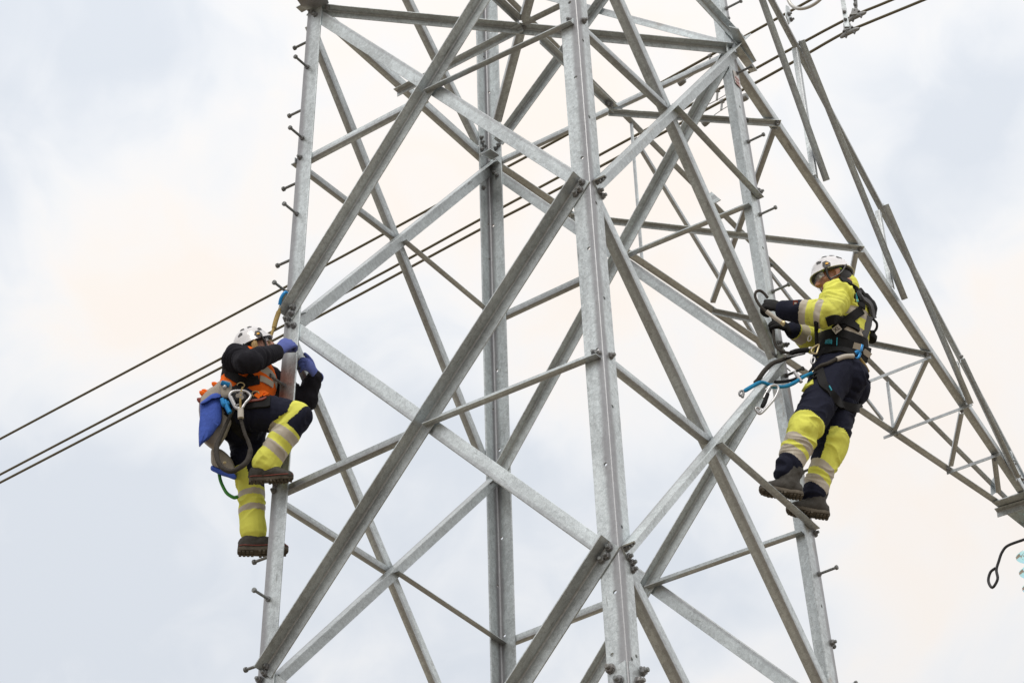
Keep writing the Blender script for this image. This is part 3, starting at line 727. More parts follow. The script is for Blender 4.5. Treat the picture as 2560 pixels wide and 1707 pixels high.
M['helmet'] = plain('white_helmet_shell', (.74,.74,.77), .28, 0, .03, 10, 0, 0, .3); M['dark_plastic'] = plain('dark_plastic', (.02,.02,.022), .45, 0, .1); M['vent'] = plain('vent_mesh', (.07,.07,.075), .5, 0, .4, 300)
M['amber'] = plain('amber_button', (.75,.40,.02), .4, 0, .05); M['lime'] = plain('lime_temple_arm', (.35,.55,.02), .4, 0, .1)
M['chrome'] = plain('polished_alloy', (.5,.5,.51), .33, .6, .1); M['gold'] = plain('gold_alloy', (.62,.52,.30), .3, .6, .1)
M['blue_sling'] = cloth('blue_sling', (.02,.22,.42), .8, .3, 0, .6); M['bright_blue'] = plain('blue_alloy', (.02,.26,.62), .35, .3, .1)
M['canvas'] = cloth('grey_canvas', (.33,.30,.26), .85, .16, .2); M['pouch'] = cloth('blue_pouch_fabric', (.055,.11,.46), .7, .22, 0, .6)
M['rope_yellow'] = cloth('tan_rope', (.34,.25,.10), .9, .4, 0, .8); M['green'] = plain('green_beads', (.05,.28,.04), .5, 0, .3); M['lip'] = plain('lips', (.36,.12,.10), .45, 0, .1)
M['sheath'] = cloth('pale_rope_sleeve', (.50,.47,.42), .7, .12); M['rope_dark'] = cloth('dark_rope', (.055,.05,.045), .85, .35, 0, .7); M['red'] = plain('red_piping', (.26,.06,.045), .6, 0, .1)
M['white_tag'] = plain('white_tag', (.72,.71,.69), .6, 0, .05); M['ink'] = plain('black_ink', (.01,.01,.01), .6); M['cyan'] = plain('cyan_thread', (.05,.42,.55), .6)
lens, _nt, _b, _N, _L = mat('clear_lens'); _b.inputs['Base Color'].default_value = (.78,.82,.84,1); _b.inputs['Roughness'].default_value = .05; _b.inputs['Alpha'].default_value = .22; _b.inputs['Metallic'].default_value = 0

def rotm(fwd, up):
    x = fwd.normalized(); z = (up - x*up.dot(x)).normalized(); return Matrix((x, z.cross(x), z)).transposed()
def build_head(root, C, fwd, up, skin, hair, neck_to, glasses_col, sc=1.0):
    """Returns the pieces of the head for the body mesh, and adds hair, helmet, glasses. x forward, y to the person's left, z up."""
    Rm = rotm(fwd, up); T = lambda x, y, z: C + Rm @ Vector((x, y, z)); neck_to = C+(neck_to-C)/sc
    P = [ball(T(-.012,0,.035), .098, .076, .098, Rm), ball(T(.035,0,-.02), .058, .062, .075, Rm), ball(T(.038,0,-.075), .045, .046, .038, Rm), ball(T(.068,0,-.098), .024, .026, .020, Rm),
         limb([T(.082,0,.025), T(.098,0,.0), T(.113,0,-.022)], [.010,.013,.016], None, 8, 3), ball(T(.104,.011,-.026), .011), ball(T(.104,-.011,-.026), .011),
         ball(T(.084,0,-.052), .016, .026, .008, Rm), ball(T(.082,0,-.066), .015, .022, .009, Rm), ball(T(.072,0,.035), .020, .055, .012, Rm),
         ball(T(.062,.038,-.02), .022, .022, .022), ball(T(.062,-.038,-.02), .022, .022, .022)]
    for s in (1, -1):
        P += [ball(T(-.012, s*.078, .0), .019, .009, .032, Rm), ball(T(-.022, s*.083, .008), .012, .007, .022, Rm), ball(T(.0, s*.075, -.028), .010, .007, .012, Rm)]
    P.append(limb([T(-.03,0,-.03), T(-.045,0,-.09), neck_to], [.062,.058,.066], None, 14, 4))
    P = [([C+(v-C)*sc for v in V], F_) for V, F_ in P]; T = lambda x, y, z: C + Rm @ Vector((x, y, z))*sc
    # eyes
    for s in (1, -1):
        e = mesh_obj('eye', *ball(Vector(), .0115, None, None, None, 12), M['white_tag'], root, Matrix.Translation(T(.083, s*.032, .012)), R(60))
        mesh_obj('iris', *ball(Vector(), .0055, None, None, None, 8), M['ink'], e, Matrix.Translation(T(.0915, s*.032, .011)), R(60))
    return P, Rm @ Matrix.Scale(sc, 3), T
def lips(T, Rm):
    c = T(.094,0,-.058)
    def f(X, n_):
        v = Rm.inverted() @ (X-c); return 1 if abs(v.y) < .024 and abs(v.z) < .010 and v.x > -.014 else 0
    return f
def helmet(root, T, Rm, tilt=0, seed=0):
    """Climbing helmet: shell with brim, vents, headlamp clips, chin strap."""
    V, Fc = [], []; nu, nv = 40, 14; C0 = Vector((-.008,0,.040))
    def sh(u, v, grow=0):                             # u round, v 0 rim..1 crown
        th = v*math.pi/2; ca, sa = math.cos(u), math.sin(u)
        rx = .120+grow+(.004 if ca > 0 else .010); ry = .102+grow; rz = .108+grow
        rim = -.018 - .014*max(0, -ca)**2 + .012*max(0, ca)**2 - .012*sa*sa*(1 if abs(sa) < .8 else .7)
        c = math.cos(th)**.82; z = rz*math.sin(th)
        z = rim*(1-math.sin(th)) + z
        fl = 1 + .06*max(0, 1-v*7)                       # flare at the rim
        x = rx*ca*c*fl + .014*max(0, ca)**3*max(0, 1-v*5); y = ry*sa*c*fl
        ridge = .005*math.exp(-((abs(y)-.045)/.014)**2)*math.sin(th)**1.0
        return Vector((x, y, z+ridge)) + C0
    for g in (0, -.012):
        for j in range(nv+1):
            for i in range(nu): V.append(sh(2*math.pi*i/nu, j/nv*.985, g))
    n1 = (nv+1)*nu
    for j in range(nv):
        for i in range(nu):
            a, b, c, d = j*nu+i, j*nu+(i+1) % nu, (j+1)*nu+(i+1) % nu, (j+1)*nu+i
            Fc += [(a,b,c,d), (n1+d,n1+c,n1+b,n1+a)]
    for i in range(nu): Fc.append((i, n1+i, n1+(i+1) % nu, (i+1) % nu))
    Fc += [tuple(nv*nu+i for i in range(nu)), tuple(n1+nv*nu+i for i in reversed(range(nu)))]
    m = Rm.to_4x4() @ Matrix.Rotation(tilt, 4, 'Y'); m.translation = T(0,0,0)
    h = mesh_obj('helmet', V, Fc, [M['helmet'], M['dark_plastic']], root, m, R(45), [0]*len(Fc))
    h.data.polygons.foreach_set('material_index', [1 if (i < nv*nu*2 and i % 2) else 0 for i in range(len(Fc))])
    def patch(nm, uv, mt, g=.0015, t=.004, par=None):
        ps = [sh(math.radians(u), v, g) for u, v in uv]; cc = sum(ps, Vector())/len(ps); k = len(ps)
        nn = (cc-C0).normalized(); V2 = [p-nn*t for p in ps]+[p+nn*.0015 for p in ps]+[cc+nn*(.003)]
        F2 = [(i, (i+1) % k, k+(i+1) % k, k+i) for i in range(k)]+[(k+i, k+(i+1) % k, 2*k) for i in range(k)]
        return mesh_obj(nm, V2, F2, mt, par or h, m)
    for s in (1, -1):
        patch('vent', [(s*38,.30),(s*52,.29),(s*56,.36),(s*44,.44),(s*36,.40)], M['vent']); patch('vent', [(s*112,.36),(s*128,.34),(s*131,.41),(s*120,.50),(s*112,.45)], M['vent'])
        patch('vent', [(s*60,.62),(s*84,.60),(s*82,.70),(s*64,.72)], M['vent']); patch('vent', [(s*100,.60),(s*122,.62),(s*118,.72),(s*102,.70)], M['vent'])
        c_ = patch('lamp_clip', [(s*58,.02),(s*74,.02),(s*78,.15),(s*70,.27),(s*58,.26),(s*55,.12)], M['dark_plastic'], .004, .012)
        patch('button', [(s*68+dx, .13+dy) for dx, dy in ((-4,-.03),(2,-.04),(5,.0),(2,.04),(-3,.03))], M['amber'], .009, .008, h)
        q = [m @ sh(R(s*62),.03), T(.06, s*.078, -.03), T(.045, s*.062, -.085), T(.052, 0, -.122)]
        tube('chin_strap', q, .0075, M['dark_plastic'], root, 6, False, 5)
        tube('chin_strap', [m @ sh(R(s*120),.02), T(-.02, s*.088, -.035), T(.05, s*.072, -.05)], .005, M['dark_plastic'], root, 6, False, 5)
    # headband inside the rim
    tube('headband', [m @ (sh(2*math.pi*i/20, .02, -.016)+Vector((0,0,-.004))) for i in range(20)], .010, M['dark_plastic'], h, 6, True, 2)
    return h
def hair(root, T, Rm, m, low=-.06):
    V, Fc = ball(Vector(), 1, 1, 1, None, 20); C0 = Vector((-.018,0,.012)); keep = []
    W = [C0+Vector((v.x*.104, v.y*.084, v.z*.124)) for v in V]
    for f in Fc:
        c = sum((W[i] for i in f), Vector())/4
        if c.z > .075 or (c.x < -.012 and c.z > low) or (c.x < .018 and c.z > .02): keep.append(f)
    V2 = [T(*w)+Rm @ (Vector((noise.noise(w*60),noise.noise(w*60+Vector((5,5,5))),0))*.004) for w in W]
    c = sum(V2, Vector())/len(V2)
    return mesh_obj('hair', [v-c for v in V2], keep, m, root, Matrix.Translation(c), R(60))
def glasses(root, T, arm):
    V, Fc = [], []; n = 14
    for i in range(n+1):
        a = R(-78+156*i/n); y = .072*math.sin(a); x = .066+.042*math.cos(a)**.9
        for z in (.032, .004-.004*math.cos(a), -.016+.018*(1-min(1, abs(a)/.22))): V.append(T(x+.002*z/.03, y, z))
    for i in range(n):
        for j in range(2): Fc.append((i*3+j, i*3+j+1, i*3+j+4, i*3+j+3))
    c = sum(V, Vector())/len(V); g = mesh_obj('safety_glasses', [v-c for v in V], Fc, lens, root, Matrix.Translation(c), R(60))
    for s in (1, -1): tube('temple_arm', [T(.073, s*.072, .022), T(.03, s*.083, .02), T(-.015, s*.087, .012), T(-.04, s*.082, -.005)], [.006,.006,.005,.004], arm, g, 6, False, 4)
    tube('brow_bar', [T(.066+.043*math.cos(R(a)), .072*math.sin(R(a)), .033) for a in (-78,-50,-20,0,20,50,78)], .0032, M['dark_plastic'], g, 6, False, 3)
def hand(name, root, wrist, fdir, back, thumb, mats, curl=(35,45,30), spread=1.0, thumb_dir=None, scale=1.0, cuff=.045, wr=.036, finger_curls=None):
    """Gloved hand: palm, four unequal bent fingers, thumb from the side near the wrist. back = back-of-hand normal, thumb = +1/-1 side."""
    x = fdir.normalized(); z = (back-x*back.dot(x)).normalized(); y = z.cross(x)*thumb
    T = lambda a, b, c: wrist + (x*a + y*b + z*c)*scale
    P = [limb([T(-cuff,0,0), T(.0,0,0), T(.03,.0,0), T(.07,.0,.002), T(.098,0,0)], [wr, (.034,.026), (.042,.022), (.047,.020), (.042,.015)], y, 14, 3)]
    for i, (b, L0) in enumerate(((.033,.074),(.011,.083),(-.012,.077),(-.033,.060))):
        cs = finger_curls[i] if finger_curls else curl; p = T(.088-.004*abs(i-1), b*.98, 0); a = R(cs[0]*.6); pts = [T(.055, b*.9, 0), p]; fan = R((1.2-i)*4*spread)
        for k, (fr, cdeg) in enumerate(((.44,cs[0]),(.31,cs[1]),(.25,cs[2]))):
            a = R(cs[0]*.75) if k == 0 else a+R(cs[k]); d = (x*math.cos(a)-z*math.sin(a)); d = d + y*math.tan(fan)*math.cos(a)
            p = p + d.normalized()*L0*fr*scale; pts.append(p)
        P.append(limb(pts, [.0115*scale,.0118*scale,.0108*scale,.0102*scale,.0092*scale], None, 10, 3))
    td = thumb_dir or (x*.62+y*.72-z*.25); td = td.normalized(); b0 = T(.022,.026,-.006); b1 = b0+td*.045*scale; b2 = b1+(td*.8+x*.45-z*.25).normalized()*.034*scale; b3 = b2+(td*.6+x*.6-z*.4).normalized()*.026*scale
    P.append(limb([T(.008,.012,0), b0, b1, b2, b3], [.020*scale,.019*scale,.0145*scale,.0125*scale,.0105*scale], None, 10, 3))
    zz, ww = z, wrist
    reg = (lambda X, n_: 1 if n_.dot(zz) < -.25 and (X-ww).dot(x) > .0 else 0) if len(mats) > 1 else None
    return fuse(name, P, .0042, mats, root, 3, None, reg)
def boot(name, root, ankle, toe, up, shin, sc=1.0, piping=True):
    """Ankle boot: upper, lugged sole, tongue, laces. toe = pointing direction, up = away from the sole."""
    x = toe.normalized(); z = (up-x*up.dot(x)).normalized(); y = z.cross(x)
    T = lambda a, b, c: ankle + (x*a + y*b + z*c)*sc
    sd_ = shin.normalized()
    P = [limb([ankle+sd_*.095*sc, ankle+sd_*.04*sc, T(-.01,0,-.03)], [(.062,.056),(.060,.054),(.058,.05)], x, 14, 3),
         limb([T(-.062,0,-.062), T(-.01,0,-.045), T(.06,0,-.046), T(.12,0,-.062), T(.168,0,-.070)], [(.040,.034),(.043,.052),(.046,.046),(.052,.036),(.044,.030)], y, 14, 4), ball(T(-.05,0,-.05), .045, .042, .05, Matrix((x,y,z)).transposed())]
    zz = T(0,0,-.088)
    def reg(X, n_): return 0
    b = fuse(name, P, .0055, [M['boot']], root, 4, lambda X, n_: .0022*noise.noise(X*55), None)
    # sole: outline extruded, with lugs
    out = []
    for a, w in ((-.098,.018),(-.09,.034),(-.06,.043),(-.01,.040),(.05,.044),(.11,.055),(.155,.052),(.188,.034),(.2,.012)): out.append((a, w))
    ring = [(a, w) for a, w in out]+[(a, -w*.96) for a, w in reversed(out)]; n = len(ring); V, Fc = [], []
    for lz, g in ((-.078,-.004),(-.084,.004),(-.097,.005),(-.104,.0)):
        for a, w in ring: V.append(T(a*(1+g*3), w*(1+g*9), lz+(.010*max(0,(a-.12)/.08)**2)))
    for i in range(3):
        for k in range(n): Fc.append((i*n+k, i*n+(k+1) % n, (i+1)*n+(k+1) % n, (i+1)*n+k))
    Fc += [tuple(range(n-1,-1,-1)), tuple(range(3*n, 4*n))]
    so = [(V, Fc)]
    for a in [-.085+.024*i for i in range(12)]:
        if -.005 < a < .03: continue
        w = .036 if a < 0 else (.046 if a < .15 else .034)
        for s in (-1, 1):
            c0 = s*w*.55; V2 = []
            for da in (-.008,.008):
                for db in (-w*.40,w*.40):
                    for dz in (-.100,-.113): V2.append(T(a+da+s*.003, c0+db, dz+(.010*max(0,(a-.12)/.08)**2)))
            so.append((V2, [(0,1,3,2),(4,6,7,5),(0,4,5,1),(2,3,7,6),(0,2,6,4),(1,5,7,3)]))
    V, Fc = merge(*so); bm = bmesh.new(); me = bpy.data.meshes.new('x'); c = sum(V, Vector())/len(V); me.from_pydata([tuple(v-c) for v in V], [], Fc); bm.from_mesh(me); bmesh.ops.recalc_face_normals(bm, faces=bm.faces); bm.to_mesh(me); bm.free()
    me.name = 'sole'; me.materials.append(M['sole']); link(bpy.data.objects.new('sole', me), Matrix.Translation(c), b)
    if piping: tube('piping', [T(a, w*1.12, -.074+(.010*max(0,(a-.12)/.08)**2)) for a, w in out[1:]]+[T(a, -w*1.1, -.074+(.010*max(0,(a-.12)/.08)**2)) for a, w in reversed(out[1:])], .0024, M['red'], b, 6, False, 3)
    for i in range(4):
        a = .035+.022*i; h = .008-.016*i
        tube('lace', [T(a,-.03,h-.012), T(a,0,h+.004), T(a,.03,h-.012)], .003, M['black'], b, 5, False, 3)
    return b

Y = lambda px, py, y: at_y(px, py, y)
# ================= climber on the left leg
fw1 = Vector((.83,-.55,0)); lt1 = Vector((.55,.83,0)); UPZ = Vector((0,0,1))
A_hip = Y(604,1036,.0); A_ch = Y(620,925,-.01); A_neck = Y(616,889,-.01)
A = empty('person', Y(655,1380,.14), 'climber in dark jacket and orange vest gripping the left pylon leg, white helmet tilted back', 'person')
a_rs, a_re, a_rw = Y(588,898,-.16), Y(626,903,-.33), Y(692,880,-.17)
a_ls, a_le, a_lw = Y(655,935,.15), Y(758,1003,.22), Y(790,938,.13)
a_rh, a_rk, a_ra = Y(592,1022,-.09), Y(741,1043,-.21), Y(668,1154,-.14)
a_lh, a_lk, a_la = Y(614,1058,.08), Y(625,1212,.12), Y(634,1322,.145)
# body (mostly under the clothes): one surface with the head
hf = (fw1*.35+Vector((1,.0,0))*.7+UPZ*.52).normalized(); hu = (UPZ*.9-hf*.35-Vector((.1,.12,0))).normalized()
A_head = Y(638,871,-.07)
HP, HR, HT = build_head(A, A_head, hf, hu, M['skin_b'], M['hair_blond'], A_neck, M['dark_plastic'], .87)
core = HP + [limb([A_neck, A_ch, A_hip], [(.10,.07),(.13,.09),(.13,.09)], lt1)]
for q in ((a_rs,a_re,a_rw),(a_ls,a_le,a_lw)): core.append(limb(list(q), [.045,.036,.030]))
for q in ((a_rh,a_rk,a_ra),(a_lh,a_lk,a_la)): core.append(limb(list(q), [.07,.05,.036]))
fuse('body', core, .0052, [M['skin_b'], M['lip']], A, 4, None, lips(HT, HR))
helmet(A, HT, HR, R(4)); hair(A, HT, HR, M['hair_blond'], -.085); glasses(A, HT, M['dark_plastic'])
for dx, dy in ((-.01,.002),(-.03,.004),(-.02,.009)):   # loose strands at the temple
    tube('hair_lock', [HT(.03+dx,-.082-dy,.03), HT(.012+dx,-.09-dy,-.01), HT(.0+dx,-.088-dy,-.06)], [.008,.010,.005], M['hair_blond'], A, 6, False, 4)
# jacket
tors = [limb([A_neck+UPZ*.01, A_neck*.55+A_ch*.45, A_ch, A_ch*.45+A_hip*.55, A_hip+UPZ*.03], [(.085,.075),(.165,.105),(.175,.125),(.165,.13),(.165,.13)], lt1, 18)]
jk = tors + [limb([A_neck*.6+a_rs*.4, a_rs, (a_rs+a_re)/2, a_re, (a_re+a_rw)/2, a_rw-(a_rw-a_re)*.05], [.060,.075,.065,.059,.053,.046], None, 16),
             limb([A_neck*.6+a_ls*.4, a_ls, (a_ls+a_le)/2, a_le, (a_le+a_lw)/2, a_lw-(a_lw-a_le)*.1], [.065,.080,.068,.060,.053,.045], None, 16),
             limb([A_neck-UPZ*.03, A_neck+UPZ*.035+fw1*.0], [(.095,.085),(.082,.075)], lt1, 16)]
ax_a = [Axis([a_rs,a_re,a_rw]), Axis([a_ls,a_le,a_lw]), Axis([A_neck,A_ch,A_hip])]
jacket_a = fuse('jacket', jk, .0075, [M['fleece']], A, 5, folds(ax_a, .014, 26, ((a_re,.14),(a_rs,.12),(a_le,.12))))
# vest: front and back panels over the chest, open at the sides for the arms
vs_ = [limb([A_ch+UPZ*.01+fw1*.01, A_ch*.8+A_hip*.2+fw1*.02, A_ch*.4+A_hip*.6+fw1*.005], [(.172,.120),(.188,.142),(.178,.142)], lt1, 20)]
def vest_reg(X, n_):
    d = (A_ch-X).z; s = n_.dot(lt1); f = n_.dot(fw1)
    if d < -.065 or n_.z > .7: return 2
    if s < -.25 and -.3 < f < .3 and d < .04: return 2
    return 1 if .055 < d < .105 else 0
vest = fuse('safety_vest', vs_, .0075, [M['orange'], M['tape'], M['fleece']], A, 3, folds([ax_a[2]], .008, 18), vest_reg)
# trousers
tr = [limb([A_hip+UPZ*.07, A_hip, A_hip-UPZ*.075], [(.155,.125),(.165,.14),(.13,.12)], lt1, 18),
      limb([A_hip*.35+a_rh*.65, a_rh, (a_rh+a_rk)/2, a_rk], [.12,.122,.102,.082], None, 18), limb([a_rk, (a_rk*.62+a_ra*.38), (a_rk*.25+a_ra*.75), a_ra+(a_ra-a_rk)*.02], [.082,.076,.070,.072], None, 18),
      limb([A_hip*.35+a_lh*.65, a_lh, (a_lh+a_lk)/2, a_lk], [.12,.118,.094,.074], None, 18), limb([a_lk, (a_lk*.6+a_la*.4), (a_lk*.25+a_la*.75), a_la+(a_la-a_lk)*.03], [.074,.070,.069,.074], None, 18)]
def leg_u(X, h, k, a):
    e, t, c, d = Axis([h, k, a]).q(X); L1 = (k-h).length; return e, (t-L1)/(a-k).length, c
def front(h, k, a):                                   # which way the knee points
    f = (k-(h+a)/2).normalized(); s = (a-k).normalized(); return (f-s*f.dot(s)).normalized()
fr_r, fr_l = front(a_rh, a_rk, a_ra), Vector((.95,-.3,0)).normalized()
def reg_a(X, n_):
    er, ur, cr = leg_u(X, a_rh, a_rk, a_ra); el, ul, cl = leg_u(X, a_lh, a_lk, a_la)
    if er < el:
        v = (X-cr).normalized(); s = v.dot(fr_r)
        if ur > .22 and (.34+.03*s < ur < .52+.03*s or .66+.04*s < ur < .84+.04*s): return 2
        if ur > .26+.05*s: return 1
        if ur > -.07 and s < .42-1.0*max(0, ur) and s > -.95: return 1
        return 0
    v = (X-cl).normalized(); s = v.dot(fr_l); q = ul
    if .19 < q < .32 or .53 < q < .66: return 2
    if q > .12: return 1
    if ul > -.36 and s < .12-.5*max(0,-ul-.15): return 1
    return 0
trousers_a = fuse('trousers', tr, .0048, [M['navy'], M['yellow'], M['tape']], A, 6, folds([Axis([a_rh,a_rk,a_ra]), Axis([a_lh,a_lk,a_la])], .013, 22, ((a_rk,.10),(a_lk,.13),(a_rh,.16),(a_ra,.09))), reg_a)
# boots
boot('boot', A, a_ra+(a_ra-a_rk).normalized()*.035, Vector((.92,-.22,-.02)), Vector((.1,-.30,1)), (a_rk-a_ra), .80)
boot('boot', A, a_la+(a_la-a_lk).normalized()*.05, Vector((.96,-.05,.02)), Vector((0,-.05,1)), (a_lk-a_la), .92)
# gloves: right hand over the edge of the leg, left hand round the brace
gl = [M['glove_blue'], M['palm']]
nLN = FACE['LN'].n; aLN = (node('N',0)-node('L',0)).normalized()
h1 = Y(727,852,-.155)
hand('glove', A, a_rw, (h1-a_rw), (-FW*.75+nLN*.3+UPZ*.35), 1, gl, (34,52,38), .6, (h1-a_rw).normalized()*.8-UPZ*.5-nLN*.2, 1.12)
h2 = Y(765,905,.04)
hand('glove', A, a_lw, (h2-a_lw), (-FACE['LF'].n*.9+UPZ*.1+Vector((.4,-.2,0))), -1, gl, (50,60,40), .8, Vector((-.25,-.1,1.0)), 1.05, .018)
body_skin = tube('wrist', [a_rw-(a_rw-a_re).normalized()*.05, a_rw-(a_rw-a_re).normalized()*.015], .036, M['skin_b'], A, 12, False, 2)
# harness
bvA = bvh_of(vest, jacket_a, trousers_a)
for path, w in ((((560,925),(590,945),(615,955),(645,950)), .05), (((570,985),(594,972),(618,955),(634,940)), .05),
                (((556,1000),(590,1004),(630,1008),(676,1004)), .07)):
    ribbon('harness_strap', path, w, bvA, M['black'], A, .006)
ribbon('harness_strap', ((566,1030),(580,1055),(596,1075),(620,1092)), .05, bvA, M['black'], A, .006)
ribbon('reflective_patch', ((648,946),(660,950),(680,962)), .034, bvA, M['tape'], A, .008, .002)
ribbon('trim', ((640,996),(655,985),(668,992)), .035, bvA, M['orange'], A, .012); ribbon('trim', ((620,1006),(650,1003),(668,998)), .012, bvA, M['red'], A, .014)
for (px, py) in ((601,968),(639,988)):
    q = near_pt(bvA, px, py, .012)
    if q: tube('buckle', [q[0]+RT*.02*math.cos(a)+UP*.015*math.sin(a) for a in [2*math.pi*i/8 for i in range(8)]], .004, M['gold'], A, 6, True, 3)
# big D karabiner and descender on the belt, held clear of the hip
kb = empty('karabiner', Y(600,1000,-.28), 'large silver D karabiner at the left climber\'s waist', 'karabiner')
D_ = lambda zx, zy, y=-.275: Y(480+zx/5.226, 800+zy/5.226, y)
tube('frame', [D_(*p) for p in ((490,985),(530,935),(620,925),(710,935),(762,985),(745,1030),(690,1090),(655,1145),(600,1158),(560,1135),(525,1070))], .0085, M['chrome'], kb, 8, True, 4)
tube('gate', [D_(505,1000),D_(540,1075),D_(560,1120)], .011, M['chrome'], kb, 8, False, 3); tube('eye_ring', [D_(608+26*math.cos(a),1122+20*math.sin(a)) for a in [2*math.pi*i/8 for i in range(8)]], .005, M['chrome'], kb, 6, True, 3)
mesh_obj('cam', *ball(Vector(), .045, .016, .04, rotm(RT, UPZ)), M['dark_plastic'], kb, Matrix.Translation(D_(625,1000,-.255)), R(60))
for p in ((600,985),(650,1010),(640,960)): mesh_obj('pin', *lathe_data([(-.012,.012),(.012,.012)], 10), M['chrome'], kb, zmat(D_(p[0],p[1],-.29), FW), R(40))
tube('cord', [D_(660,880,-.25), D_(640,950,-.29), D_(632,1060,-.29), D_(634,1160,-.28)], .006, M['rope_yellow'], kb, 6, False, 4)
# tool bag at the hip with blue pouch
TB = empty('tool_bag', Y(520,1060,.0), 'grey canvas tool bag with blue pouch hanging at the left climber\'s hip', 'tool bag')
def slab(name, poly, y0, y1, m, par, bulge=.0, n=3, cr=.006):
    """Soft-sided bag: outline at two depths with rounded edges and a wrinkled, slightly bulging face."""
    c0 = Vector((sum(p[0] for p in poly)/len(poly), sum(p[1] for p in poly)/len(poly), 0)); ring = smooth_path([Vector((p[0],p[1],0)) for p in poly], 3, True); k = len(ring); V, Fc = [], []
    lay = [(y1,.90),(y1-.006,.97),((y0+y1)/2,1.03),(y0+.006,.98),(y0-.004,.955),(y0-bulge*.7,.88),(y0-bulge,.5)]
    for y, s in lay:
        for p in ring:
            q = c0+(p-c0)*s; v = Y(q.x, q.y, y); v += Vector((noise.noise(v*13),1.0*noise.noise(v*15+Vector((9,9,9))),noise.noise(v*12+Vector((4,2,1)))))*cr; V.append(v)
    for i in range(len(lay)-1):
        for j in range(k): Fc.append((i*k+j, i*k+(j+1) % k, (i+1)*k+(j+1) % k, (i+1)*k+j))
    Fc += [tuple(range(k-1,-1,-1)), tuple(range((len(lay)-1)*k, len(lay)*k))]
    c = sum(V, Vector())/len(V); return mesh_obj(name, [v-c for v in V], Fc, m, par, Matrix.Translation(c), R(65))
Z1 = lambda *ps: [(480+x/5.226, 800+y/5.226) for x, y in ps]
Z2 = lambda *ps: [(480+x/4.9, 1080+y/4.9) for x, y in ps]
bagm = slab('main_compartment', Z1((362,800),(515,815),(520,1010),(560,1180),(548,1290),(450,1500),(330,1680),(250,1660),(140,1560),(110,1400),(100,1080),(160,960),(270,870)), -.13, .06, M['canvas'], TB, .03)
slab('front_panel', Z1((372,800),(440,790),(515,820),(520,930),(512,1010),(440,1020),(378,1000),(370,900)), -.245, -.17, M['canvas'], TB, .012)
slab('blue_pouch', Z1((105,1090),(180,1030),(280,965),(365,975),(378,1120),(385,1330),(330,1400),(250,1500),(150,1600),(100,1640),(98,1400),(112,1200)), -.19, -.12, M['pouch'], TB, .022, 3, .007)
slab('pouch_flap', Z1((105,1085),(180,1025),(280,962),(368,972),(372,1010),(290,1015),(210,1060),(140,1090)), -.222, -.18, M['pouch'], TB, .008)
slab('lower_pocket', Z2((245,215),(330,210),(430,270),(510,400),(530,520),(470,500),(350,450),(245,400),(240,300)), -.02, .12, M['canvas'], TB, .02)
slab('bottom_strip', Z2((245,410),(330,445),(440,490),(535,528),(525,582),(420,545),(320,505),(235,462)), -.03, .11, M['pouch'], TB, .012)
for zx, zy in ((310,850),(180,945),(150,965),(118,1058)):
    mesh_obj('clip', *ball(Vector(), .030, .018, .015, rotm(Vector((.8,0,-.6)), UPZ), 8), M['orange'] if zx > 120 else M['red'], TB, Matrix.Translation(Y(480+zx/5.226, 800+zy/5.226, -.09)), R(40))
for pts in (((385,815),(440,835),(490,850)), ((395,1030),(420,1110),(480,1080)), ((430,1050),(450,1120),(495,1210))):
    tube('buckle_strap', [Y(480+x/5.226, 800+y/5.226, -.262) for x, y in pts], .014, M['bright_blue'], TB, 6, False, 4)
mesh_obj('snap', *ball(Vector(), .012), M['chrome'], TB, Matrix.Translation(Y(562,967,-.262)), R(60))
for p in ((512,1103,.0),(562,1156,-.04)): mesh_obj('eyelet', *ball(Vector(), .009), M['gold'], TB, Matrix.Translation(Y(p[0],p[1],p[2]-.03)), R(60))
# lanyard loop hanging from the belt
LN_ = tube('lanyard_loop', [D_(634,1160), D_(636,1280), D_(690,1480), Y(620,1102,-.27), Y(626,1125,-.27), Y(618,1152,-.27), Y(600,1168,-.27), Y(578,1178,-.26), Y(555,1168,-.24), Y(543,1145,-.22), Y(542,1115,-.2), Y(550,1097,-.19), Y(566,1060,-.19), Y(580,1030,-.2), Y(590,1015,-.22)], [.010]*3+[.011,.015,.015,.014,.014,.014,.014,.014,.011,.010,.010,.010], M['rope_dark'], None, 10, False, 6)
tag(LN_, 'dark rope lanyard hanging in a loop beside the blue tool pouch', 'lanyard')
tube('sleeve', [D_(634,1165,-.285), D_(636,1215,-.285), D_(637,1280,-.285)], .017, M['sheath'], LN_, 10, False, 3)
gb = empty('beaded_cord', Y(548,1185,.05), 'short green beaded cord hanging below the tool bag', 'cord')
gpts = smooth_path([Y(548,1184,.05), Y(551,1200,.05), Y(558,1217,.05), Y(568,1233,.05), Y(584,1243,.05), Y(592,1242,.06)], 5); bme = None
for p in gpts:
    o = mesh_obj('bead', *ball(Vector(), .0105, None, None, None, 8), M['green'], gb, Matrix.Translation(p), R(60)) if bme is None else link(bpy.data.objects.new('bead', bme), Matrix.Translation(p), gb); bme = o.data
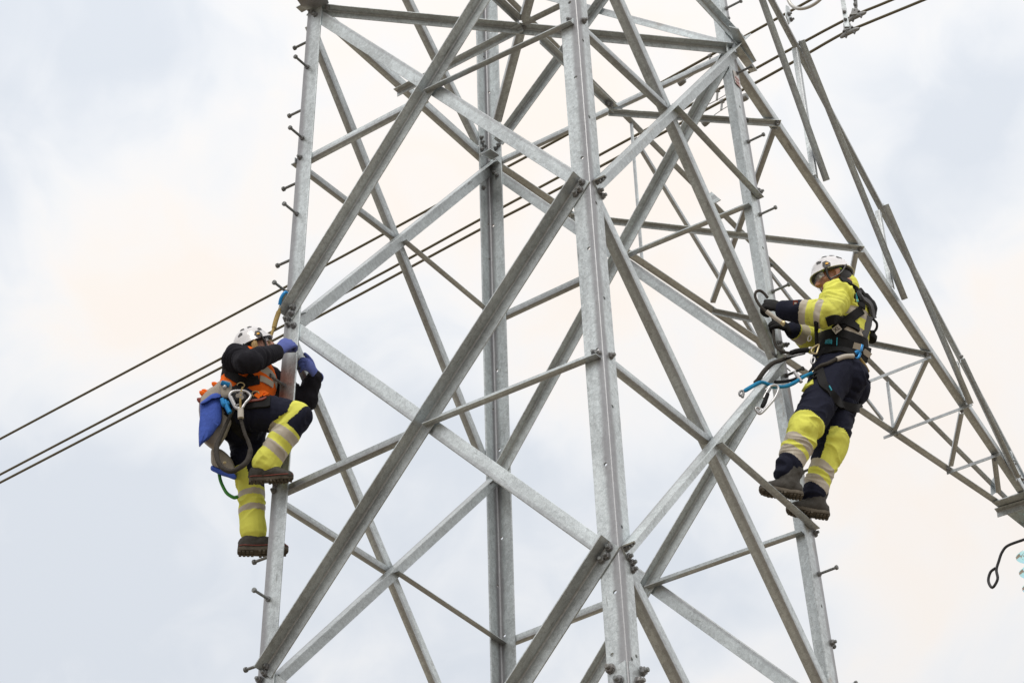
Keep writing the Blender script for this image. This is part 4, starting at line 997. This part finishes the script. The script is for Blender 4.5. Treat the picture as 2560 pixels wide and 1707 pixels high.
# fall-arrest rope up to a sling round the leg
rp = tube('safety_rope', [Y(668,872,-.10), Y(676,845,-.08), Y(685,818,-.06), Y(692,794,-.06), Y(700,770,-.06), Y(706,752,-.05)], .0085, M['rope_yellow'], None, 8, False, 5)
tag(rp, 'tan rope rising from the left climber to a hook on the pylon leg', 'rope')
tube('rope_end', [Y(685,820,-.06), Y(690,800,-.06), Y(697,780,-.06)], .014, M['rope_yellow'], rp, 8, False, 3)
hk = empty('anchor_hook', Y(706,745,-.06), 'blue and gold hook clipped round a step bolt on the left pylon leg', 'hook')
tube('sling', [Y(699,762,-.07), Y(703,745,-.09), Y(713,731,-.10), Y(720,735,-.08)], .010, M['bright_blue'], hk, 8, False, 4)
tube('hook_frame', [Y(706,755,-.06), Y(710,742,-.08), Y(718,733,-.09), Y(722,741,-.06), Y(714,756,-.05)], .008, M['gold'], hk, 8, True, 4)

# ================= climber on the right leg
NRp = FACE['NR']
fw2 = Vector((-.92,.39,0)); lt2 = Vector((-.39,-.92,0))
footL, footR = NRp.at(1940,1247,0), NRp.at(1996,1296,0)
yL, yR = footL.y, footR.y
B_hip = Y(2096,938,-.15); B_wa = Y(2110,872,-.16); B_ch = Y(2116,800,-.17); B_neck = Y(2112,748,-.18)
B = empty('person', (footL+footR)/2, 'climber in yellow jacket and navy trousers standing on a brace by the right pylon leg', 'person')
b_ls, b_le, b_lw = Y(2096,738,-.33), Y(2063,786,-.42), Y(1963,775,-.33)
b_rs, b_re, b_rw = Y(2124,815,.0), Y(2040,852,.02), Y(1984,826,-.08)
b_lh, b_lk, b_la = B_hip+lt2*.085-UPZ*.0, Y(2014,1072,yL-.03), Y(1966,1178,yL)
b_rh, b_rk, b_ra = B_hip-lt2*.085-UPZ*.0, Y(2082,1103,yR-.02), Y(2033,1234,yR)
hf2 = Vector((-.95,.06,-.30)).normalized(); hu2 = Vector((-.25,.10,1)).normalized()
B_head = Y(2082,697,-.21)
HP2, HR2, HT2 = build_head(B, B_head, hf2, hu2, M['skin_a'], M['hair_dark'], B_neck, None)
core = HP2 + [limb([B_neck, B_ch, B_hip], [(.10,.07),(.14,.10),(.13,.09)], lt2)]
for q in ((b_ls,b_le,b_lw),(b_rs,b_re,b_rw)): core.append(limb(list(q), [.045,.036,.030]))
for q in ((b_lh,b_lk,b_la),(b_rh,b_rk,b_ra)): core.append(limb(list(q), [.07,.05,.036]))
fuse('body', core, .0052, [M['skin_a'], M['lip']], B, 4, None, lips(HT2, HR2))
helmet(B, HT2, HR2, R(-2)); hair(B, HT2, HR2, M['hair_dark'], -.11); glasses(B, HT2, M['lime'])
jk = [limb([B_neck, B_neck*.6+B_ch*.4, B_ch, B_wa, B_hip+UPZ*.04], [(.085,.075),(.175,.115),(.185,.14),(.17,.135),(.165,.14)], lt2, 18),
      limb([B_neck*.6+b_ls*.4, b_ls, (b_ls+b_le)/2, b_le, (b_le+b_lw)/2, b_lw], [.070,.087,.082,.077,.068,.058], None, 16),
      limb([B_neck*.6+b_rs*.4, b_rs, (b_rs+b_re)/2, b_re, (b_re+b_rw)/2, b_rw], [.075,.092,.084,.074,.064,.050], None, 16),
      limb([B_neck-UPZ*.02, B_neck+UPZ*.088-fw2*.012], [(.098,.095),(.083,.082)], lt2, 16)]
axl, axr, axt = Axis([b_ls,b_le,b_lw]), Axis([b_rs,b_re,b_rw]), Axis([B_neck,B_ch,B_wa,B_hip])
tl, trr = (b_ls-b_le).length, (b_rs-b_re).length
def reg_j(X, n_):
    el, t1, c1, d1 = axl.q(X); er, t2, c2, d2 = axr.q(X); et, t3, c3, d3 = axt.q(X)
    if el < .105 and el < er and el/.075 < et/.15:
        v = (t1-tl)/(b_lw-b_le).length
        return 2 if (.43 < v < .60 or .04 < v < .20) else 3 if v >= .60 else (1 if v > -.5 else 0)
    if er < .10 and er/.075 < et/.15:
        v = (t2-trr)/(b_rw-b_re).length
        return 2 if (.62 < v < .92 or -.12 < v < .16) else 3 if v >= .97 else 1
    z = X.z-B_ch.z + .10*(X-B_ch).dot(lt2)*0
    if -.085 < z < -.02 or -.235 < z < -.155: return 2
    return 0
jacket_b = fuse('jacket', jk, .0052, [M['yellow'], M['yellow_dirty'], M['tape'], M['navy']], B, 5, folds([axl, axr, axt], .016, 24, ((b_le,.13),(b_ls,.13),(b_re,.12))), reg_j)
tr = [limb([B_hip+UPZ*.10, B_hip, B_hip-UPZ*.08], [(.155,.14),(.17,.155),(.14,.13)], lt2, 18), ball(B_hip-fw2*.06-UPZ*.05+lt2*.05, .115), ball(B_hip-fw2*.06-UPZ*.05-lt2*.07, .115),
      limb([b_lh, (b_lh+b_lk)/2, b_lk], [.125,.106,.088], None, 18), limb([b_lk, b_lk*.6+b_la*.4, b_lk*.2+b_la*.8, b_la+(b_la-b_lk)*.04], [.088,.083,.070,.060], None, 18),
      limb([b_rh, (b_rh+b_rk)/2, b_rk], [.128,.108,.090], None, 18), limb([b_rk, b_rk*.6+b_ra*.4, b_rk*.2+b_ra*.8, b_ra+(b_ra-b_rk)*.04], [.090,.078,.068,.060], None, 18)]
fl2 = Vector((-.95,-.1,.2)).normalized()
def reg_t(X, n_):
    el, ul, cl = leg_u(X, b_lh, b_lk, b_la); er, ur, cr = leg_u(X, b_rh, b_rk, b_ra)
    if el < er:
        s = (X-cl).normalized().dot(fl2)
        if .33-.05*s < ul < .50-.05*s or .60-.05*s < ul < .77-.05*s: return 2
        return 1 if -.16+.02*s < ul < .70 else 0
    s = (X-cr).normalized().dot(fl2)
    if .52-.05*s < ur < .67-.05*s or .79-.05*s < ur < .94-.05*s: return 2
    if -.08 < ur < .56: return 1 if s < .55 else 0
    return 1 if .5 < ur < .86 else 0
trousers_b = fuse('trousers', tr, .0048, [M['navy'], M['yellow'], M['tape']], B, 6, folds([Axis([b_lh,b_lk,b_la]), Axis([b_rh,b_rk,b_ra])], .015, 22, ((b_lk,.14),(b_rk,.12),(B_hip-UPZ*.1,.16),(b_la,.10),(b_ra,.10))), reg_t)
tdir = Vector((-.93,-.05,.03))
for a, k, f in ((b_la, b_lk, footL), (b_ra, b_rk, footR)):
    an = Vector((a.x, a.y, 0)) + UPZ*(f.z+.116) ; boot('boot', B, an, tdir, Vector((.03,0,1)), (k-a), .84, False)
gb_ = [M['glove_black'], M['webgrey']]
hl = Y(1930,765,-.30); hand('glove', B, b_lw, hl-b_lw, UPZ*.35+Vector((.1,-.95,0)), -1, [M['glove_black']], (40,55,40), .9, Vector((-.55,.35,.75)), 1.3, finger_curls=((35,60,40),(55,70,45),(62,75,50),(66,78,50)), wr=.046)
hr = Y(1944,808,-.10); hand('glove', B, b_rw, hr-b_rw, UPZ*.4+Vector((.1,-.85,0)), 1, [M['glove_black']], (55,70,45), .8, Vector((-.5,-.2,.8)), 1.25, .005, .036)
for (a, b) in ((b_lw, b_le),):
    d = (b-a).normalized(); q = near_pt(bvh_of(jacket_b), 1989, 759, .003)
    if q:
        e1 = RT*.014; e2 = UP*.016; V, Fc = plate_data([q[0]-e1-e2, q[0]+e1-e2, q[0]+e1+e2, q[0]-e1+e2], .004); c = sum(V, Vector())/8
        o = mesh_obj('cuff_badge', [v-c for v in V], Fc, M['red'], B, Matrix.Translation(c)); V, Fc = plate_data([q[0]-e1*.5-e2*.3-FW*.003, q[0]+e1*.5-e2*.3-FW*.003, q[0]+e1*.5+e2*.3-FW*.003, q[0]-e1*.5+e2*.3-FW*.003], .002); c = sum(V, Vector())/8
        mesh_obj('print_mark', [v-c for v in V], Fc, M['white_tag'], o, Matrix.Translation(c))
# harness
bvB = bvh_of(jacket_b, trousers_b)
C3 = lambda *ps: [(1860+x/4.9, 620+y/4.9) for x, y in ps]
C4 = lambda *ps: [(1830+x/3.823, 900+y/3.823) for x, y in ps]
hs = []
for path, w, m in ((C3((1180,395),(1290,430),(1380,540),(1425,650),(1435,740)), .05, 'black'), (C3((1440,760),(1330,840),(1180,960),(1100,1010)), .055, 'black'), (C3((1010,905),(1120,870),(1260,900),(1400,990)), .055, 'black'),
                   (C3((910,1110),(1050,1060),(1200,1060),(1350,1110),(1500,1180)), .062, 'black'), (C3((900,1200),(1030,1170),(1180,1165),(1340,1210),(1530,1290)), .062, 'black'), (C3((900,1290),(1030,1260),(1180,1250),(1340,1290),(1500,1360)), .05, 'black'),
                   (C3((890,900),(893,1020),(900,1150),(905,1280)), .022, 'black'), (C3((1380,540),(1450,620),(1540,700),(1570,820),(1590,870)), .07, 'webgrey'),
                   (C4((840,100),(870,230),(950,330),(1050,430),(1180,460),(1210,440)), .05, 'black'), (C4((760,80),(800,160),(830,120)), .04, 'black')):
    hs.append(ribbon('harness_strap', path, w, bvB, M[m], B, .008))
# dorsal pad, shock absorber, rear pack on the back
def lump(name, pts, y, r, m, par=None, fl=None):
    return tube(name, [Y(1860+x/4.9, 620+yy/4.9, y) for x, yy in pts], r, m, par or B, 10, False, 4)
lump('dorsal_pad', ((1400,520),(1460,600),(1530,690),(1560,780),(1540,840)), -.20, [.026,.036,.040,.034,.022], M['black'])
lump('shoulder_pad', ((1270,420),(1330,480),(1390,580),(1430,690)), -.26, [.016,.020,.020,.016], M['black'])
sa = tube('shock_absorber', [Y(1860+x/4.9, 620+y/4.9, -.27) for x, y in ((1525,860),(1505,960),(1470,1060),(1450,1120))], [.031,.034,.034,.026], M['webgrey'], B, 4, False, 3)
lump('buckle', ((1545,680),(1555,740),(1530,800),(1500,790),(1520,720)), -.26, [.008,.009,.008,.008,.008], M['chrome'])
lump('buckle', ((1490,640),(1530,670),(1545,690)), -.25, .008, M['gold'])
lump('strap_loop', ((1580,870),(1625,920),(1625,980),(1595,1025)), -.20, .008, M['black'])
lump('side_pouch', ((1540,1040),(1560,1090),(1545,1130)), -.17, [.030,.036,.030], M['black'])
bl = tube('blue_clip', [Y(1860+x/4.9, 620+y/4.9, -.31) for x, y in ((1445,1190),(1430,1240),(1390,1270),(1350,1300),(1360,1350),(1400,1340),(1420,1290))], [.010,.014,.014,.010,.009,.009,.012], M['bright_blue'], B, 8, False, 4)
lump('webbing_end', ((1415,975),(1425,1020)), -.27, .014, M['bright_blue'])
# tags with print
def tagplate(px, py, wx, wy, rot, mt, txt=None, nm='size_tag', size=.03):
    q = near_pt(bvB, px, py, .016)
    if not q: return
    e1 = (RT*math.cos(rot)+UP*math.sin(rot)); e2 = (UP*math.cos(rot)-RT*math.sin(rot)); P = q[0]-FW*.02
    V, Fc = plate_data([P-e1*wx-e2*wy, P+e1*wx-e2*wy, P+e1*wx+e2*wy, P-e1*wx+e2*wy], .003); c = sum(V, Vector())/8
    o = mesh_obj(nm, [v-c for v in V], Fc, mt, B, Matrix.Translation(c))
    if txt:
        cu = bpy.data.curves.new('lettering', 'FONT'); cu.body = txt; cu.size = size; cu.align_x = 'CENTER'; cu.align_y = 'CENTER'; cu.extrude = .0006
        t = bpy.data.objects.new('tmp', cu); COL.objects.link(t); bpy.context.view_layer.update()
        me = bpy.data.meshes.new_from_object(t.evaluated_get(bpy.context.evaluated_depsgraph_get())); bpy.data.objects.remove(t)
        me.name = 'lettering'; me.materials.clear(); me.materials.append(M['ink']); m = Matrix((e1, e2, e1.cross(e2))).transposed().to_4x4(); m.translation = P-FW*.004
        link(bpy.data.objects.new('lettering', me), m, o)
tagplate(2091,824,.024,.019,R(38),M['white_tag'],'XL',size=.032)
tagplate(2136,868,.022,.018,R(-15),M['tape'],None,'belt_label'); tagplate(2160,884,.026,.016,R(-38),M['tape'],None,'belt_label')
for i in range(6):
    ribbon('stitching', C3((1015+i*13,1190),(1030+i*13,1135)), .004, bvB, M['cyan'], B, .016, .002, 2)
ribbon('stitching', C3((1135,1215),(1140,1120)), .004, bvB, M['cyan'], B, .016, .002, 2); ribbon('stitching', C4((915,258),(940,300)), .006, bvB, M['cyan'], B, .016, .002, 2)
for x in (1355,1375,1392): ribbon('back_print', C3((x,560),(x+6,660)), .008, bvB, M['cyan' if x > 1360 else 'ink'], B, .0045, .001, 3)
# pocket flap on the left thigh
ribbon('pocket_flap', C4((670,290),(720,250),(780,215)), .055, bvB, M['yellow'], B, .006, .004, 6)
# positioning gear: karabiners on the belt, ropes to the tower
def ringpts(px, py, rx, ry, y, rot=0, n=10):
    return [Y(px+rx*math.cos(a)*math.cos(rot)-ry*math.sin(a)*math.sin(rot), py+rx*math.cos(a)*math.sin(rot)+ry*math.sin(a)*math.cos(rot), y) for a in [2*math.pi*i/n for i in range(n)]]
tube('belt_karabiner', [Y(*p, -.34) for p in ((2028,875),(2034,868),(2047,861),(2044,875),(2040,884),(2030,881))], .0055, M['gold'], B, 8, True, 4)
tube('belt_karabiner', ringpts(2032.5,901,4.5,8,-.33,.2), .0055, M['chrome'], B, 8, True, 3)
tube('belt_ring', ringpts(2024,846,4,7,-.30,.3), .004, M['white_tag'], B, 8, True, 3)
tube('hip_ring', ringpts(2033,932,3,5,-.32,.5), .004, M['gold'], B, 8, True, 3)
wl = tube('positioning_rope', [Y(*p) for p in ((2130,893,-.34),(2112,890,-.36),(2092,897,-.37),(2070,908,-.37),(2052,914,-.36),(2038,924,-.34))], [.011]*6, M['rope_dark'], None, 10, False, 5)
tag(wl, 'dark rope with pale sleeve running across the right climber\'s hip', 'rope')
tube('sleeve', [Y(*p) for p in ((2133,890,-.345),(2112,891,-.362),(2091,898,-.372))], .0145, M['sheath'], wl, 10, False, 4)
tube('sleeve', [Y(*p) for p in ((2148,896,-.30),(2160,912,-.27),(2170,930,-.24))], .012, M['rope_yellow'], wl, 10, False, 4)
# grab tool and cable in the hands
ct = tube('cable_loop', [Y(*p) for p in ((1934,826,-.24),(1935,850,-.26),(1942,868,-.28),(1955,878,-.30),(1972,882,-.31),(1985,880,-.32))], .009, M['rope_dark'], None, 8, False, 5)
tag(ct, 'black cable hanging below the right climber\'s hands', 'cable')
tl_ = empty('grip_lanyard', Y(1935,790,-.36), 'black looped lanyard with pale rod held in the right climber\'s gloves', 'lanyard')
tube('loop', [Y(1860+x/4.9, 620+y/4.9, -.38) for x, y in ((290,610),(250,560),(200,525),(150,535),(138,590),(165,660),(220,735),(280,785))], .0085, M['rope_dark'], tl_, 8, False, 5)
tube('rod', [Y(1860+x/4.9, 620+y/4.9, -.38) for x, y in ((275,775),(350,835),(430,890),(480,920))], .0125, M['sheath'], tl_, 10, False, 3)
tube('rod_end', [Y(1860+x/4.9, 620+y/4.9, -.38) for x, y in ((455,905),(480,920),(500,925))], [.014,.018,.012], M['gold'], tl_, 10, False, 3)
tube('connector', [Y(1860+x/4.9, 620+y/4.9, -.34) for x, y in ((575,1285),(640,1265),(760,1250),(790,1245))], [.015,.016,.016,.012], M['black'], tl_, 10, False, 3)
tube('connector_cap', [Y(1860+x/4.9, 620+y/4.9, -.34) for x, y in ((770,1245),(800,1230),(830,1225))], [.008,.010,.008], M['chrome'], tl_, 8, False, 3)
# webbing round the brace, blue sling and karabiners
KB = FACE['NR']
wb = tube('webbing_strap', [KB.at(*p, d) for p, d in (((2010,882),.10),((1985,888),.10),((1955,900),.10),((1932,908),.09),((1912,926),.06),((1896,948),.02),((1886,958),-.01))], [.011,.012,.013,.014,.014,.013,.010], M['rope_dark'], None, 8, False, 5)
tag(wb, 'black webbing strap wrapped over the brace beside the right climber', 'strap')
tube('steel_bar', [KB.at(*p, .115) for p in ((1962,890),(1990,884),(2018,877))], .010, M['chrome'], wb, 8, False, 3)
sl = tube('blue_sling', [Y(*p) for p in ((2030,932,-.34),(2010,941,-.36),(1985,957,-.40),(1962,966,-.44),(1940,966,-.48),(1925,963,-.50),(1912,957,-.52),(1900,956,-.54),(1880,966,-.56),(1860,978,-.58))], [.010,.011,.012,.010,.014,.010,.010,.012,.012,.009], M['blue_sling'], None, 8, False, 5)
tag(sl, 'blue webbing sling stretching from the right climber to the brace', 'sling')
tube('strap', [Y(*p) for p in ((2005,940,-.34),(1980,950,-.38),(1955,954,-.42),(1938,955,-.45))], .010, M['black'], sl, 8, False, 4)
tube('shackle', ringpts(1853.5,983,5,6.5,-.59,.4), .0065, M['bolt'], sl, 8, True, 3); tube('shackle_pin', [Y(1858,984,-.60), Y(1856,993,-.60)], .009, M['bolt'], sl, 8, False, 2)
k2 = empty('karabiner', Y(1908,1000,-.52), 'steel karabiner hanging open from the blue sling over the brace', 'karabiner')
tube('frame', [Y(*p, -.52) for p in ((1914,975),(1926,965),(1940,963),(1946,972),(1938,993),(1922,1013),(1906,1030),(1898,1034),(1892,1029))], .0075, M['chrome'], k2, 8, False, 4)
tube('gate', [Y(*p, -.525) for p in ((1919,984),(1912,1004),(1905,1018))], [.012,.013,.010], M['black'], k2, 8, False, 3)
tube('hinge', ringpts(1895,1024,7,5,-.52,.6), .007, M['chrome'], k2, 8, True, 3)
tube('frame_end', [Y(*p, -.52) for p in ((1926,965),(1918,978),(1909,995))], .008, M['chrome'], k2, 8, False, 3)
k3 = tube('scaffold_hook', [Y(*p, -.38) for p in ((1985,928),(1992,938),(2000,950),(2004,956))], [.010,.012,.012,.009], M['chrome'], None, 8, False, 3)
tag(k3, 'small steel hook on the step bolt left of the right climber\'s thigh', 'hook')
